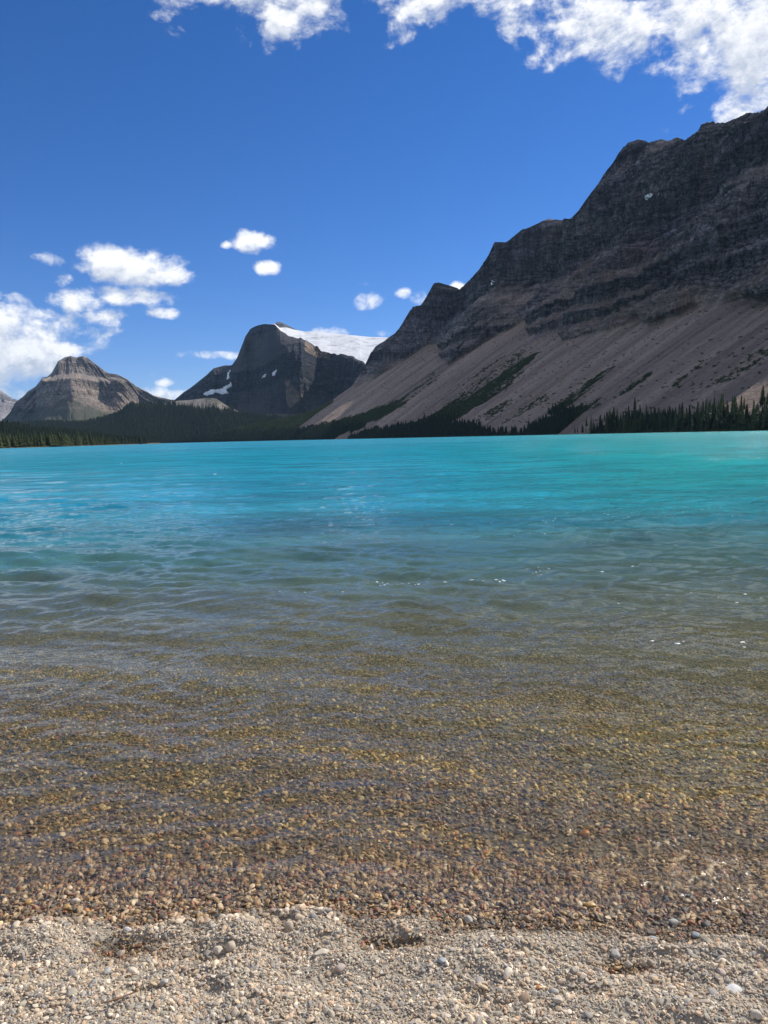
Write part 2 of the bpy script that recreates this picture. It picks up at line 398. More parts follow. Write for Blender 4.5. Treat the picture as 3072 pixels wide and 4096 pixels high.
Zz = RP[..., 2]
# what grows where: outlines of the green strips on the scree
VEG = [
    [(1324, 1590), (1258, 1635), (1099, 1660), (900, 1700), (600, 1740), (350, 1800), (1200, 1800), (1330, 1768), (1364, 1745), (1463, 1712), (1463, 1697), (1530, 1670), (1629, 1604), (1749, 1524), (1768, 1480), (1735, 1490), (1696, 1524), (1596, 1597), (1530, 1624), (1463, 1650), (1364, 1677), (1298, 1690), (1218, 1713), (1170, 1722), (1231, 1683), (1262, 1652), (1330, 1608)],
    [(2150, 1408), (2030, 1470), (1900, 1550), (1762, 1640), (1662, 1690), (1563, 1717), (1497, 1723), (1404, 1755), (1380, 1775), (1990, 1760), (1990, 1738), (1881, 1705), (1795, 1690), (1895, 1630), (2000, 1584), (2100, 1490)],
    [(1990, 1738), (1930, 1725), (1900, 1760), (2300, 1750), (2060, 1738)],
    [(2360, 1622), (2320, 1625), (2222, 1660), (2120, 1710), (2060, 1755), (2220, 1752), (2260, 1715), (2340, 1650)],
    [(2460, 1465), (2380, 1510), (2250, 1600), (2190, 1655), (2220, 1660), (2330, 1580), (2440, 1490)],
    [(2610, 1480), (2500, 1530), (2360, 1620), (2330, 1650), (2380, 1640), (2520, 1560), (2600, 1500)],
    [(2330, 1760), (2420, 1700), (2600, 1660), (2800, 1668), (2950, 1670), (3300, 1660), (3600, 1800)],
]
SPARSE = [[(3090, 1380), (2900, 1400), (2760, 1480), (2660, 1580), (2900, 1540), (3100, 1450)],
          [(2110, 1400), (1980, 1440), (1800, 1560), (1760, 1660), (2050, 1560)], [(1990, 1700), (2200, 1600), (2150, 1560), (1900, 1660)]]
def veg_mask(P, sc, tc_):
    px, py = to_px(P)
    j = 16 * fbm(sc / 24, tc_ / 160, oct=4, seed=41); j2 = 12 * fbm(sc / 14, tc_ / 60, oct=4, seed=42)
    qx, qy = px + j, py + j2
    m = np.zeros(px.shape)
    for p in VEG: m = np.maximum(m, inpoly(qx, qy, p) * 1.0)
    sp = np.zeros(px.shape)
    for p in SPARSE: sp = np.maximum(sp, inpoly(qx, qy, p) * 1.0)
    return m, sp, px, py
sg = np.broadcast_to(s_col[None], T.shape)
vm, vsp, PXg, PYg = veg_mask(RP, sg, T)
sgw = sg + 9 * fbm(sg / 70, T / 110, oct=3, seed=50)
streak = fbm(sgw / 24, T / 300, oct=6, gain=.6, seed=51)
broad = fbm(sg / 130, T / 900, oct=3, seed=52)
rk = np.zeros(T.shape); rk[NT_:NT_ + NC_ - 1] = sstep(v2 * span / 8.0, 0, 1)
softfull = np.zeros(T.shape); softfull[NT_:NT_ + NC_ - 1] = soft
rk = np.clip(rk - 0.5 * softfull * rk * sstep(fbm(sg / 150, Zz / 90, oct=2, seed=57), -.1, .3), 0, 1)
patch = fbm(sg / 180, Zz / 120, oct=4, seed=53)
scree_c = np.array([0.430, 0.320, 0.250]); scree_d = np.array([0.225, 0.170, 0.138])
rock_a = np.array([0.108, 0.100, 0.114]); rock_b = np.array([0.195, 0.176, 0.176]); rock_g = np.array([0.115, 0.110, 0.092])
vegc = np.array([0.042, 0.052, 0.028])
sc_mix = np.clip(0.62 + 1.1 * streak + 0.4 * broad, 0, 1)[..., None]
colS = scree_d * (1 - sc_mix) + scree_c * sc_mix
rm = np.clip(0.5 + 1.2 * patch, 0, 1)[..., None]
colR = rock_a * (1 - rm) + rock_b * rm
bedfull = np.zeros(T.shape); bedfull[NT_:NT_ + NC_ - 1] = bed
colR = colR * (1 + .8 * np.clip(bedfull + .5 * fbm(sg / 60, Zz / 25, oct=4, seed=58), -1, 1.2) * 1.0)[..., None]
soot = fbm(sg / 9, Zz / 70, oct=4, seed=59); colR = colR * (1 + .35 * soot)[..., None]
gm = (sstep(PYg, 900, 1250) * 0.55 * sstep(PXg, 1900, 2500))[..., None]
colR = colR * (1 - gm) + rock_g * gm
# reddish scree basin high on the face and pale ledges
red = np.exp(-((PXg - 2560) / 90) ** 2 - ((PYg - 1000 + (PXg - 2560) * 0.15) / 45) ** 2)[..., None]
colR = colR * (1 - 0.7 * red) + np.array([0.17, 0.115, 0.10]) * 0.7 * red
rkk = rk[..., None]
col = colS * (1 - rkk) + colR * rkk
dots = fbm(sg / 3.0, T / 6.0, oct=2, seed=55)
vmx = np.clip(vm * sstep(streak + .35 * dots + .9 * sstep(PYg, 1560, 1720), -.10, .28) + vsp * sstep(streak + 0.8 * dots, 0.25, 0.45) * 0.7, 0, 1) * (1 - sstep(rk, 0.2, 0.6))
col = col * (1 - vmx[..., None] * 0.82) + vegc * vmx[..., None] * 0.82
mt = mesh('mountain', RP, grid_faces(nrow, nc)[:, ::-1], M_ROCK, True,
          attrs=dict(rk=rk, strike=sg, fall=T), cols=dict(col=col))
tag(mt, 'dark layered cliff above long pale scree slopes on the right shore', kind='structure')

# ================================================================ FAR MOUNTAINS
def ridge_mountain(name, ridge, D_r, base, D_b, mat, colfn, rows=260, cols=420, prof=1.0, nz=1.0, seed=100, back=0.8, bedT=1.0, extra=None, apex=None):
    """a mountain as a height grid: crest traced and set D_r away, foot at D_b with elevation base"""
    p = np.array(ridge, float)
    a0, a1 = az_te(p[0, 0], 1750)[0], az_te(p[-1, 0], 1750)[0]
    az = np.linspace(a0, a1, cols)
    te = interp_px(ridge)(az); Dr = D_r(px_az(az)); Db = D_b(px_az(az)); zb = interp_px(base)(az) * Db + H
    zr = np.maximum(te * Dr + H, zb + 1)
    v = np.linspace(0, 1, rows)[:, None]
    Zr = zb + v * (zr - zb)
    x0 = np.sin(az)[None]; y0 = np.cos(az)[None]
    arc = az[None] * Dr.mean() + 0 * v
    hgt = (zr - zb)
    wz = Zr + 0.10 * D_r(px_az(az)).mean() * 0.02 * fbm(arc / 500, Zr / 500, oct=3, seed=seed)
    bed = vn(wz / (60 * bedT), 0.5, seed=seed + 1) * .6 + vn(wz / (22 * bedT), .5, seed=seed + 2) * .5
    soft = sstep(bed + 0.3 * fbm(arc / 200, Zr / 150, oct=3, seed=seed + 3), -0.05, 0.3)
    lowv = sstep(v, 0.0, prof)                 # scree low down, cliffs above
    inv = 2.2 * (1 - lowv) + lowv * (0.35 + 2.2 * soft)
    cum = np.cumsum(inv, 0); cum = (cum - cum[:1]) / (cum[-1:] - cum[:1])
    D = Db + cum * (Dr - Db)
    env = sstep(v, 0, .1) * (1 - 0.85 * sstep(v, .92, 1)) * np.clip(hgt / 300, .1, 1)
    fan = arc if apex is None else (arc - az_te(apex, 1750)[0] * Dr.mean()) / (0.22 + (1 - v)) ** 0.8
    D = D - nz * env * (170 * ridged(fan / 420, Zr / 1600, oct=3, seed=seed + 5) + 85 * ridged(fan / 130, Zr / 420, oct=5, gain=.58, seed=seed + 6) + 26 * fbm(arc / 45, Zr / 50, oct=4, gain=.6, seed=seed + 7))
    Zr = Zr + nz * sstep(v, .9, 1) * 7 * ridged(arc / 40, 2.2, oct=3, seed=seed + 8)
    if extra is not None: D = D + extra(px_az(az), v, Zr)
    Zr = np.minimum(Zr, te[None] * D + H + nz * 3 * vn(arc / 30, 1.1, seed=seed + 9))
    nb = 14; vb = np.linspace(0, 1, nb)[1:, None] ** 1.4
    Db2 = Dr + vb * (zr / back + 50); Zb = zr * (1 - vb) - 20 * vb
    Df = np.maximum(Db - 300, 200)[None]; Zf = 0 * Df - 20
    Da = np.concatenate([Df, D, Db2]); Za = np.concatenate([Zf, Zr, Zb])
    P = np.stack([x0 * Da, y0 * Da, Za], -1)
    px, py = to_px(P)
    A = np.broadcast_to(az[None] * Dr.mean(), Da.shape)
    softf = np.concatenate([Df * 0, soft, Zb * 0]); lowf = np.concatenate([Df * 0, lowv + 0 * soft, Zb * 0 + 1])
    rk = np.clip(lowf * (1 - 0.7 * softf), 0, 1)
    c = colfn(px, py, A, Za, rk)
    o = mesh(name, P, grid_faces(Da.shape[0], cols)[:, ::-1], mat, True, attrs=dict(rk=rk, strike=A, fall=Za), cols=dict(col=c))
    return o, P, px, py

def lerp(a, b, t): return a * (1 - t[..., None]) + b * t[..., None]
# the left pyramid
LP = [(-140, 1760), (-40, 1720), (17, 1674), (40, 1651), (60, 1611), (86, 1591), (113, 1565), (143, 1545), (159, 1525), (169, 1510), (189, 1508), (206, 1492), (219, 1469), (232, 1445),
      (259, 1429), (285, 1424), (305, 1429), (332, 1423), (351, 1432), (378, 1452), (404, 1472), (431, 1492), (471, 1498), (511, 1518), (544, 1545), (577, 1561), (610, 1579), (643, 1590), (683, 1598), (760, 1604), (860, 1640), (960, 1700)]
def col_left(px, py, A, Z, rk):
    n = fbm(A / 160, Z / 90, oct=4, seed=201)
    r = lerp(np.array([0.16, 0.14, 0.125]), np.array([0.31, 0.25, 0.205]), np.clip(.5 + n, 0, 1))
    s = lerp(np.array([0.37, 0.30, 0.235]), np.array([0.25, 0.205, 0.17]), np.clip(.5 + fbm(A / 60, Z / 500, oct=4, seed=202), 0, 1))
    c = lerp(s, r, rk)
    g = sstep(py + 22 * fbm(A / 120, Z / 120, oct=4, seed=203), 1618, 1650) * sstep(620 - px, 0, 180)
    g2 = inpoly(px + 10 * n, py + 8 * n, [(250, 1590), (330, 1610), (350, 1680), (150, 1680)]) * 0.6
    return lerp(c, np.array([0.050, 0.060, 0.034]), np.clip(np.maximum(g * .85, g2), 0, 1))
def left_arete(px, v, Z):   # spurs towards the viewer below the summit
    return -(900 * np.exp(-((px - 300) / 70) ** 2) + 500 * np.exp(-((px - 60) / 60) ** 2))[None] * (np.sin(np.pi * np.clip(v, 0, 1) ** 0.8) * 0.5)
lm, LPt, lpx, lpy = ridge_mountain('mountain', LP, lambda x: 7600 + 0 * x, [(-300, 1740), (0, 1730), (400, 1720), (960, 1712)], lambda x: 5600 + 0 * x, M_ROCKF, col_left,
                      rows=300, cols=560, prof=.55, nz=0.75, seed=110, bedT=1.6, extra=left_arete, apex=300)
tag(lm, 'pyramid shaped grey and tan peak behind the left shore', kind='structure')
# the far sliver at the left edge
def col_far(px, py, A, Z, rk): return lerp(np.array([0.30, 0.27, 0.26]), np.array([0.20, 0.18, 0.18]), np.clip(.5 + fbm(A / 300, Z / 90, oct=4, seed=301), 0, 1))
fm, _, _, _ = ridge_mountain('mountain', [(-700, 1640), (-420, 1500), (-250, 1480), (-120, 1520), (0, 1560), (27, 1578), (50, 1594), (72, 1600), (130, 1660), (220, 1740)], lambda x: 14500 + 0 * x,
                             [(-700, 1770), (220, 1750)], lambda x: 11500 + 0 * x, M_ROCKF, col_far, rows=120, cols=160, prof=.3, nz=1.6, seed=130, bedT=2.5)
tag(fm, 'faint bluish peak at the far left behind the pyramid peak', kind='structure')
# the centre mountain: front cliff; the ice lies on the plateau behind it
CM = [(560, 1700), (640, 1650), (696, 1601), (723, 1578), (762, 1551), (796, 1525), (829, 1498), (855, 1472), (882, 1465), (928, 1459), (948, 1432), (961, 1399), (981, 1346), (1001, 1316), (1034, 1299), (1061, 1296),
      (1099, 1298), (1112, 1312), (1132, 1329), (1165, 1345), (1192, 1355), (1225, 1362), (1258, 1385), (1298, 1405), (1324, 1415), (1364, 1415), (1404, 1422), (1430, 1438), (1458, 1452), (1475, 1480), (1520, 1500), (1620, 1520)]
jr = np.random.default_rng(5)
CM = [q for i, p in enumerate(CM) for q in ([p, ((p[0] * 2 + CM[i + 1][0]) / 3, (p[1] * 2 + CM[i + 1][1]) / 3 + jr.uniform(-7, 3)), ((p[0] + CM[i + 1][0] * 2) / 3, (p[1] + CM[i + 1][1] * 2) / 3 + jr.uniform(-4, 5))] if 1120 < p[0] < 1450 else [p])]
def col_mid(px, py, A, Z, rk):
    n = fbm(A / 140, Z / 70, oct=4, seed=211)
    r = lerp(np.array([0.026, 0.034, 0.050]), np.array([0.055, 0.056, 0.066]), np.clip(.5 + n, 0, 1))
    tan_ = inpoly(px + 8 * n, py + 8 * n, [(1222, 1362), (1258, 1388), (1320, 1418), (1320, 1440), (1260, 1425), (1218, 1400)]) | inpoly(px, py + 6 * n, [(1140, 1520), (1155, 1520), (1180, 1560), (1205, 1565), (1210, 1590), (1160, 1630), (1145, 1600)])  # tan rock; sunlit spots of the shaded face are put into its colour
    s = lerp(np.array([0.055, 0.056, 0.066]), np.array([0.090, 0.080, 0.082]), np.clip(.5 + fbm(A / 60, Z / 500, oct=4, seed=212), 0, 1))
    c = lerp(s, r, rk)
    c = lerp(c, np.array([0.33, 0.25, 0.18]), tan_ * 0.7)
    return lerp(c, np.array([0.26, 0.20, 0.16]), sstep(py, 1652, 1660) * 0.7)
Dr_mid = lambda x: np.interp(x, [560, 800, 950, 1100, 1300, 1450, 1620], [6000, 5500, 5200, 4750, 4150, 3750, 3500])
def mid_shape(px, v, Z): return -(420 * np.exp(-((px - 1190) / 80) ** 2))[None] * np.sin(np.pi * v) + (260 * np.exp(-((px - 1010) / 60) ** 2))[None] * np.sin(np.pi * v)
cm, CMt, cpx, cpy = ridge_mountain('mountain', CM, Dr_mid, [(560, 1720), (700, 1690), (900, 1690), (1150, 1672), (1350, 1662), (1620, 1660)], lambda x: np.interp(x, [560, 800, 950, 1100, 1300, 1450, 1620], [5250, 4850, 4550, 4150, 3600, 3250, 3050]), M_ROCKF, col_mid,
                      rows=320, cols=620, prof=.42, nz=0.8, seed=140, bedT=1.3, extra=mid_shape)
tag(cm, 'dark blue grey headland peak in the middle with an ice field behind it', kind='structure')
# back summit beside the ice
bm_, _, _, _ = ridge_mountain('mountain', [(1040, 1340), (1080, 1305), (1099, 1296), (1109, 1287), (1125, 1289), (1159, 1305), (1192, 1322), (1218, 1330), (1260, 1340), (1330, 1400)], lambda x: 6300 + 0 * x,
                              [(1040, 1420), (1330, 1440)], lambda x: 6000 + 0 * x, M_ROCKF, lambda px, py, A, Z, rk: lerp(np.array([0.10, 0.105, 0.115]), np.array([0.16, 0.16, 0.165]), np.clip(.5 + fbm(A / 80, Z / 60, oct=3, seed=9), 0, 1)),
                              rows=80, cols=140, prof=.2, nz=0.25, seed=150)
tag(bm_, 'small dark summit poking up behind the ice field', kind='structure')
# glacier
az = az_te(np.linspace(1090, 1640, 300), np.full(300, 1400))[0]
gx = px_az(az)
gtop = interp_px([(1080, 1300), (1099, 1296), (1118, 1312), (1145, 1312), (1180, 1322), (1218, 1331), (1271, 1329), (1331, 1335), (1417, 1342), (1464, 1347), (1546, 1352), (1660, 1360)])(az)
gbot = interp_px([(1080, 1312), (1099, 1315), (1132, 1350), (1192, 1380), (1258, 1412), (1324, 1442), (1364, 1452), (1404, 1464), (1430, 1474), (1450, 1484), (1500, 1498), (1660, 1520)])(az)
Dn = Dr_mid(gx) + 40; Df_ = 6900 + 0 * az
v = np.linspace(0, 1, 200)[:, None]
zn, zf = gbot * Dn + H, gtop * Df_ + H
Dg = Dn + v * (Df_ - Dn)
Zg = zn + (1 - (1 - v) ** 1.55) * (zf - zn)
Zg = np.minimum(Zg, (gtop * Dg + H) - 2 * (1 - v))
arc = az[None] * 5500
Zg += np.sin(np.pi * v) * (11 * fbm(arc / 260, Dg / 420, oct=3, seed=61))
Dg2 = np.concatenate([Dg, Df_[None] + 500, Df_[None] + 2500]); Zg2 = np.concatenate([Zg, Zg[-1:] - 30, Zg[-1:] * 0 - 20])
GP = np.stack([np.sin(az) * Dg2, np.cos(az) * Dg2, Zg2], -1)
ga = np.broadcast_to(arc, Dg2.shape); gw = fbm(ga / 300, Zg2 / 60, oct=3, seed=63)
crev = sstep(ridged(ga / 130 + 2 * gw, Zg2 / 22 + 4.5 * gw, oct=5, gain=.7, seed=64), .10, .60) * (.35 + .65 * sstep(fbm(ga / 180, Zg2 / 50, oct=3, seed=65), -.35, .25))
gl = mesh('glacier', GP, grid_faces(202, 300)[:, ::-1], M_ICE, attrs=dict(crev=crev))
tag(gl, 'white glacier draped over the plateau behind the middle peak', kind='structure')

nk, _, _, _ = ridge_mountain('rock_outcrop', [(1440, 1386), (1452, 1372), (1462, 1362), (1478, 1358), (1490, 1360), (1503, 1364), (1512, 1374), (1522, 1386)], lambda x: 6150 + 0 * x,
                              [(1440, 1388), (1480, 1390), (1522, 1388)], lambda x: 6000 + 0 * x, M_ROCKF, lambda px, py, A, Z, rk: lerp(np.array([0.10, 0.09, 0.08]), np.array([0.26, 0.23, 0.20]), np.clip(.5 + fbm(A / 30, Z / 30, oct=3, seed=9), 0, 1)),
                              rows=40, cols=80, prof=.2, nz=0.12, seed=155)
tag(nk, 'brown rock outcrop standing out of the glacier near its right end', 'rock', None, 'thing')

# ================================================================ FOOTHILLS under the far peaks
def col_hill(px, py, A, Z, rk):
    n = fbm(A / 60, Z / 40, oct=4, seed=221)
    forest = sstep(py + 14 * n, 1612, 1630)
    forest = np.where((px > 700), sstep(py + 16 * n + (700 - px) * 0.09, 1616, 1640), forest)
    bare = lerp(np.array([0.26, 0.23, 0.20]), np.array([0.085, 0.085, 0.06]), np.clip(.35 + 1.4 * n, 0, 1))
    return lerp(bare, np.array([0.016, 0.024, 0.017]), forest)
HC = [(-500, 1715), (-200, 1712), (0, 1706), (66, 1700), (199, 1692), (332, 1696), (398, 1680), (464, 1662), (497, 1640), (530, 1612), (577, 1611), (620, 1613), (663, 1612), (700, 1604), (760, 1600), (830, 1592), (865, 1594), (900, 1618), (950, 1642), (1000, 1657), (1100, 1672), (1250, 1690), (1400, 1720)]
hl, HPt, hpx, hpy = ridge_mountain('hill', HC, lambda x: np.interp(x, [-500, 700, 1000, 1400], [3900, 3750, 3400, 2850]), [(-500, 1778), (400, 1776), (1400, 1772)], lambda x: np.interp(x, [-500, 400, 700, 1400], [2300, 2700, 2950, 2650]), M_ROCK, col_hill,
                              rows=150, cols=420, prof=3.0, nz=0.30, seed=160, back=.2)
tag(hl, 'forested foothill under the far peaks', kind='structure')
def col_lh(px, py, A, Z, rk): return np.broadcast_to(np.array([0.035, 0.042, 0.025]), px.shape + (3,)).copy()
lh, LHt, lhx, lhy = ridge_mountain('hill', [(-900, 1700), (-300, 1706), (0, 1713), (66, 1719), (119, 1730), (200, 1738), (300, 1742), (398, 1754), (491, 1769), (560, 1776), (640, 1782)], lambda x: np.interp(x, [-900, 0, 640], [1250, 1350, 1900]),
                              [(-900, 1792), (0, 1788), (640, 1778)], lambda x: np.interp(x, [-900, 0, 640], [860, 900, 1500]), M_ROCK, col_lh, rows=60, cols=200, prof=3, nz=0.05, seed=170, back=.1)
tag(lh, 'low wooded rise behind the left shore', kind='structure')

# ================================================================ SNOW PATCHES on the rock
def ray_patch(name, outline, P3, label, lift=2.0, cut=1.0):
    """a thin bank of snow lying on the mountain surface inside an outline"""
    px, py = to_px(P3.reshape(-1, 3)); nr_, nc_ = P3.shape[:2]
    ox = 4 * fbm(px / 9, py / 9, oct=3, seed=71)
    ins = inpoly(px + ox, py + ox, outline).reshape(nr_, nc_)
    fsel = ins[:-1, :-1] & ins[1:, 1:] & ins[1:, :-1] & ins[:-1, 1:]
    # keep the one connected bank
    lab = np.where(fsel, np.arange(fsel.size).reshape(fsel.shape) + 1, 0)
    for _ in range(400):
        m_ = lab.copy()
        m_[1:] = np.maximum(m_[1:], lab[:-1]); m_[:-1] = np.maximum(m_[:-1], lab[1:]); m_[:, 1:] = np.maximum(m_[:, 1:], lab[:, :-1]); m_[:, :-1] = np.maximum(m_[:, :-1], lab[:, 1:])
        m_ = np.where(fsel, m_, 0)
        if (m_ == lab).all(): break
        lab = m_
    if fsel.any():
        u_, c_ = np.unique(lab[lab > 0], return_counts=True); fsel = lab == u_[np.argmax(c_)]
    if fsel.sum() < 3: print('EMPTY PATCH', label); return
    idx = np.arange(nr_ * nc_).reshape(nr_, nc_)
    q = np.stack([idx[:-1, :-1], idx[1:, :-1], idx[1:, 1:], idx[:-1, 1:]], -1)[fsel]
    u, invi = np.unique(q, return_inverse=True); q = invi.reshape(q.shape)
    V = P3.reshape(-1, 3)[u].copy()
    d = V / np.linalg.norm(V, axis=1)[:, None]
    top = V + np.array([0, 0, 1.0]) * lift - d * lift
    n = len(V)
    # walls round the rim give it thickness
    e = {}
    for f in q:
        for a, b_ in zip(f, np.roll(f, -1)):
            e[(a, b_)] = 1
    rim = [(a, b_) for (a, b_) in e if (b_, a) not in e]
    faces = np.concatenate([q, np.array([(b_, a, a + n, b_ + n) for a, b_ in rim])])
    o = mesh(name, np.concatenate([top, V]), faces, M_SNOW)
    tag(o, label, 'snow patch', 'snow patches on the mountains'); return o
ray_patch('snow_patch', [(2575, 800), (2582, 780), (2600, 774), (2616, 778), (2600, 796), (2588, 802)], RP, 'white snow patch in a hollow high on the right cliff, biggest of the two', 1.5)
ray_patch('snow_patch', [(2628, 778), (2650, 770), (2665, 760), (2664, 772), (2645, 782), (2632, 782)], RP, 'thin streak of snow just right of the bigger patch on the right cliff', 1.5)
ray_patch('snow_patch', [(1962, 1140), (1966, 1122), (1982, 1120), (1976, 1140)], RP, 'small snow patch on the buttress at the low left end of the right cliff', 1.5)
ray_patch('snow_patch', [(812, 1578), (840, 1558), (880, 1560), (900, 1545), (925, 1528), (930, 1545), (905, 1560), (915, 1575), (890, 1578), (860, 1572), (830, 1584)], CMt, 'branching snow field low on the left side of the middle peak', 4)
ray_patch('snow_patch', [(906, 1520), (912, 1490), (922, 1478), (920, 1496), (914, 1520)], CMt, 'narrow snow streak above the branching snow field', 4)
ray_patch('snow_patch', [(1084, 1504), (1095, 1488), (1110, 1476), (1108, 1490), (1094, 1504)], CMt, 'short slanting snow streak in the middle of the dark peak', 4)
ray_patch('snow_patch', [(1044, 1515), (1060, 1498), (1070, 1494), (1062, 1506), (1050, 1514)], CMt, 'faint snow sliver left of the short slanting streak', 4)
ray_patch('snow_patch', [(626, 1594), (660, 1593), (664, 1600), (628, 1601)], HPt, 'flat white snow patch on the saddle right of the pyramid peak', 3)

# ================================================================ TREES
def spruce(seed, h=1.0, tiers=15, slim=0.16, spokes=9):
    """crown of drooping ragged branch blades around the stem; unit height"""
    r = np.random.default_rng(seed); V = []; Fc = []
    for k in range(tiers):
        f = k / tiers; z = 0.07 + 0.90 * f
        rad = slim * (1 - f) ** 0.8 * (0.75 + 0.5 * r.random()) + 0.012
        ph = r.random() * 6.28
        for j in range(spokes):
            if r.random() < 0.10: continue
            a = ph + j * 6.283 / spokes + r.normal(0, .12); L = rad * (0.6 + 0.65 * r.random()); wd = 0.42 * L + 0.008
            dz = -0.30 * L - 0.01; zz = z + r.normal(0, 0.012)
            c, s = math.cos(a), math.sin(a); i = len(V)
            V += [(0, 0, zz + 0.055), (c * L * .6 - s * wd, s * L * .6 + c * wd, zz + dz * .6 - .012), (c * L, s * L, zz + dz), (c * L * .6 + s * wd, s * L * .6 - c * wd, zz + dz * .6 - .012), (c * L * .3, s * L * .3, zz - 0.05)]
            Fc += [(i, i + 1, i + 2), (i, i + 2, i + 3), (i + 4, i + 2, i + 1), (i + 4, i + 3, i + 2)]
    i = len(V); V += [(0.012, 0, .93), (-.006, .01, .93), (-.006, -.01, .93), (0, 0, 1.0)]
    Fc += [(i, i + 1, i + 3), (i + 1, i + 2, i + 3), (i + 2, i, i + 3)]
    return np.array(V) * h, np.array(Fc)
def trunk_mesh(h=1.0):
    V = []; Fc = []; n = 6
    for k, (z, r_) in enumerate([(-0.04, .014), (0.1, .011), (.55, .006), (.95, .002)]):
        for j in range(n): V.append((r_ * math.cos(j * 6.283 / n), r_ * math.sin(j * 6.283 / n), z))
    for k in range(3):
        for j in range(n): Fc.append((k * n + j, k * n + (j + 1) % n, (k + 1) * n + (j + 1) % n, (k + 1) * n + j))
    return np.array(V) * h, np.array(Fc)
crowns = []
for sd_, sl_, ti_ in [(1, .15, 16), (2, .12, 17), (3, .18, 14), (4, .10, 18), (5, .14, 15)]:
    V, Fc = spruce(sd_, 1.0, ti_, sl_)
    o = mesh('crown', V, Fc, M_LEAF, False); crowns.append(o.data); bpy.data.objects.remove(o)
o = mesh('trunk', *trunk_mesh(), M_BARK); trunk_me = o.data; bpy.data.objects.remove(o)
def put_tree(x, y, z, h, label, group, var=None, fat=1.0):
    e = bpy.data.objects.new('spruce_tree', None); COL.objects.link(e); e.empty_display_size = 0.5
    e.location = (x, y, z); e.scale = (h * fat, h * fat, h); e.rotation_euler = (random.gauss(0, .015), random.gauss(0, .015), random.random() * 6.28)
    tag(e, label, 'tree', group)
    c = bpy.data.objects.new('crown', crowns[random.randrange(5) if var is None else var]); c.parent = e; COL.objects.link(c)
    k = bpy.data.objects.new('trunk', trunk_me); k.parent = e; COL.objects.link(k)
    return e
az_of = lambda px: float(az_te(px, 1750)[0])
def right_surface(px, t):
    """a point t metres up from the right shore in the column that starts at px"""
    i = int(np.argmin(np.abs(pxs - px)))
    return cx_[i] + ux[i] * t, cy_[i] + uy[i] * t, float(np.interp(t, T[:NT_, i], Zz[:NT_, i]))
n_r = 0
for k in range(172):
    px = 2300 + 800 * (k + random.random()) / 172
    depth = 2 + 26 * random.random() ** 1.3
    x, y, z = right_surface(px, depth)
    D = math.hypot(x, y)
    tall = np.interp(px, [2300, 2350, 2420, 2600, 2800, 3072], [22, 34, 58, 62, 66, 78]) * random.choice([.55, .72, .82, .9, 1, 1.12, 1.28]) * (1 - .006 * depth)
    put_tree(x, y, z - .2, tall * D / F * 1.06, 'dark slim spruce in the dense stand on the right shore', 'spruces on the right shore', fat=random.uniform(.95, 1.3))
for px, t_, hh, lb in [(3052, 8, 108, 'tallest spruce of the right shore, near the right edge of the stand'), (2918, 10, 100, 'tall spruce with a thin spire standing over the lit scree'), (2478, 24, 78, 'spire topped spruce rising above the left part of the right stand')]:
    x, y, z = right_surface(px, t_); put_tree(x, y, z, hh * math.hypot(x, y) / F, lb, None, 1, 1.1)
def left_shore(px):
    D = np.interp(px, [-300, 0, 250, 480, 560], [700, 800, 930, 1250, 1450]); a = az_of(px)
    return D, a
for k in range(122):
    px = -25 + 500 * (k + random.random()) / 122
    D, a = left_shore(px); D += 4 + 22 * random.random() ** 1.4
    tall = np.interp(px, [-20, 60, 330, 420, 480], [46, 48, 44, 32, 18]) * random.choice([.6, .75, .85, .95, 1, 1.1, 1.25])
    put_tree(D * math.sin(a), D * math.cos(a), 0.9, tall * D / F, 'olive green spruce in the front row on the left shore', 'spruces on the left shore', fat=random.uniform(1.2, 1.7))

# stuff forests: points with instanced crowns
proto = bpy.data.collections.new('tree_shapes')
for i, me in enumerate(crowns):
    me2 = me.copy(); me2.materials[0] = M_LEAFF
    proto.objects.link(bpy.data.objects.new('crown_shape', me2))
def bush_mesh(seed):
    r = np.random.default_rng(seed); V = []; Fc = []
    for k in range(26):
        a = r.random() * 6.28; b_ = math.acos(r.random()); rr = .5 + .35 * r.random()
        c = np.array([math.cos(a) * math.sin(b_) * rr, math.sin(a) * math.sin(b_) * rr, math.cos(b_) * rr * .7])
        i = len(V)
        for q in range(3): V.append(c + r.normal(0, .24, 3))
        Fc.append((i, i + 1, i + 2))
    return np.array(V), np.array(Fc)
bushes = bpy.data.collections.new('bush_shapes')
for i in range(3):
    o = mesh('bush_shape', *bush_mesh(i), M_BUSH, False); COL.objects.unlink(o); bushes.objects.link(o)

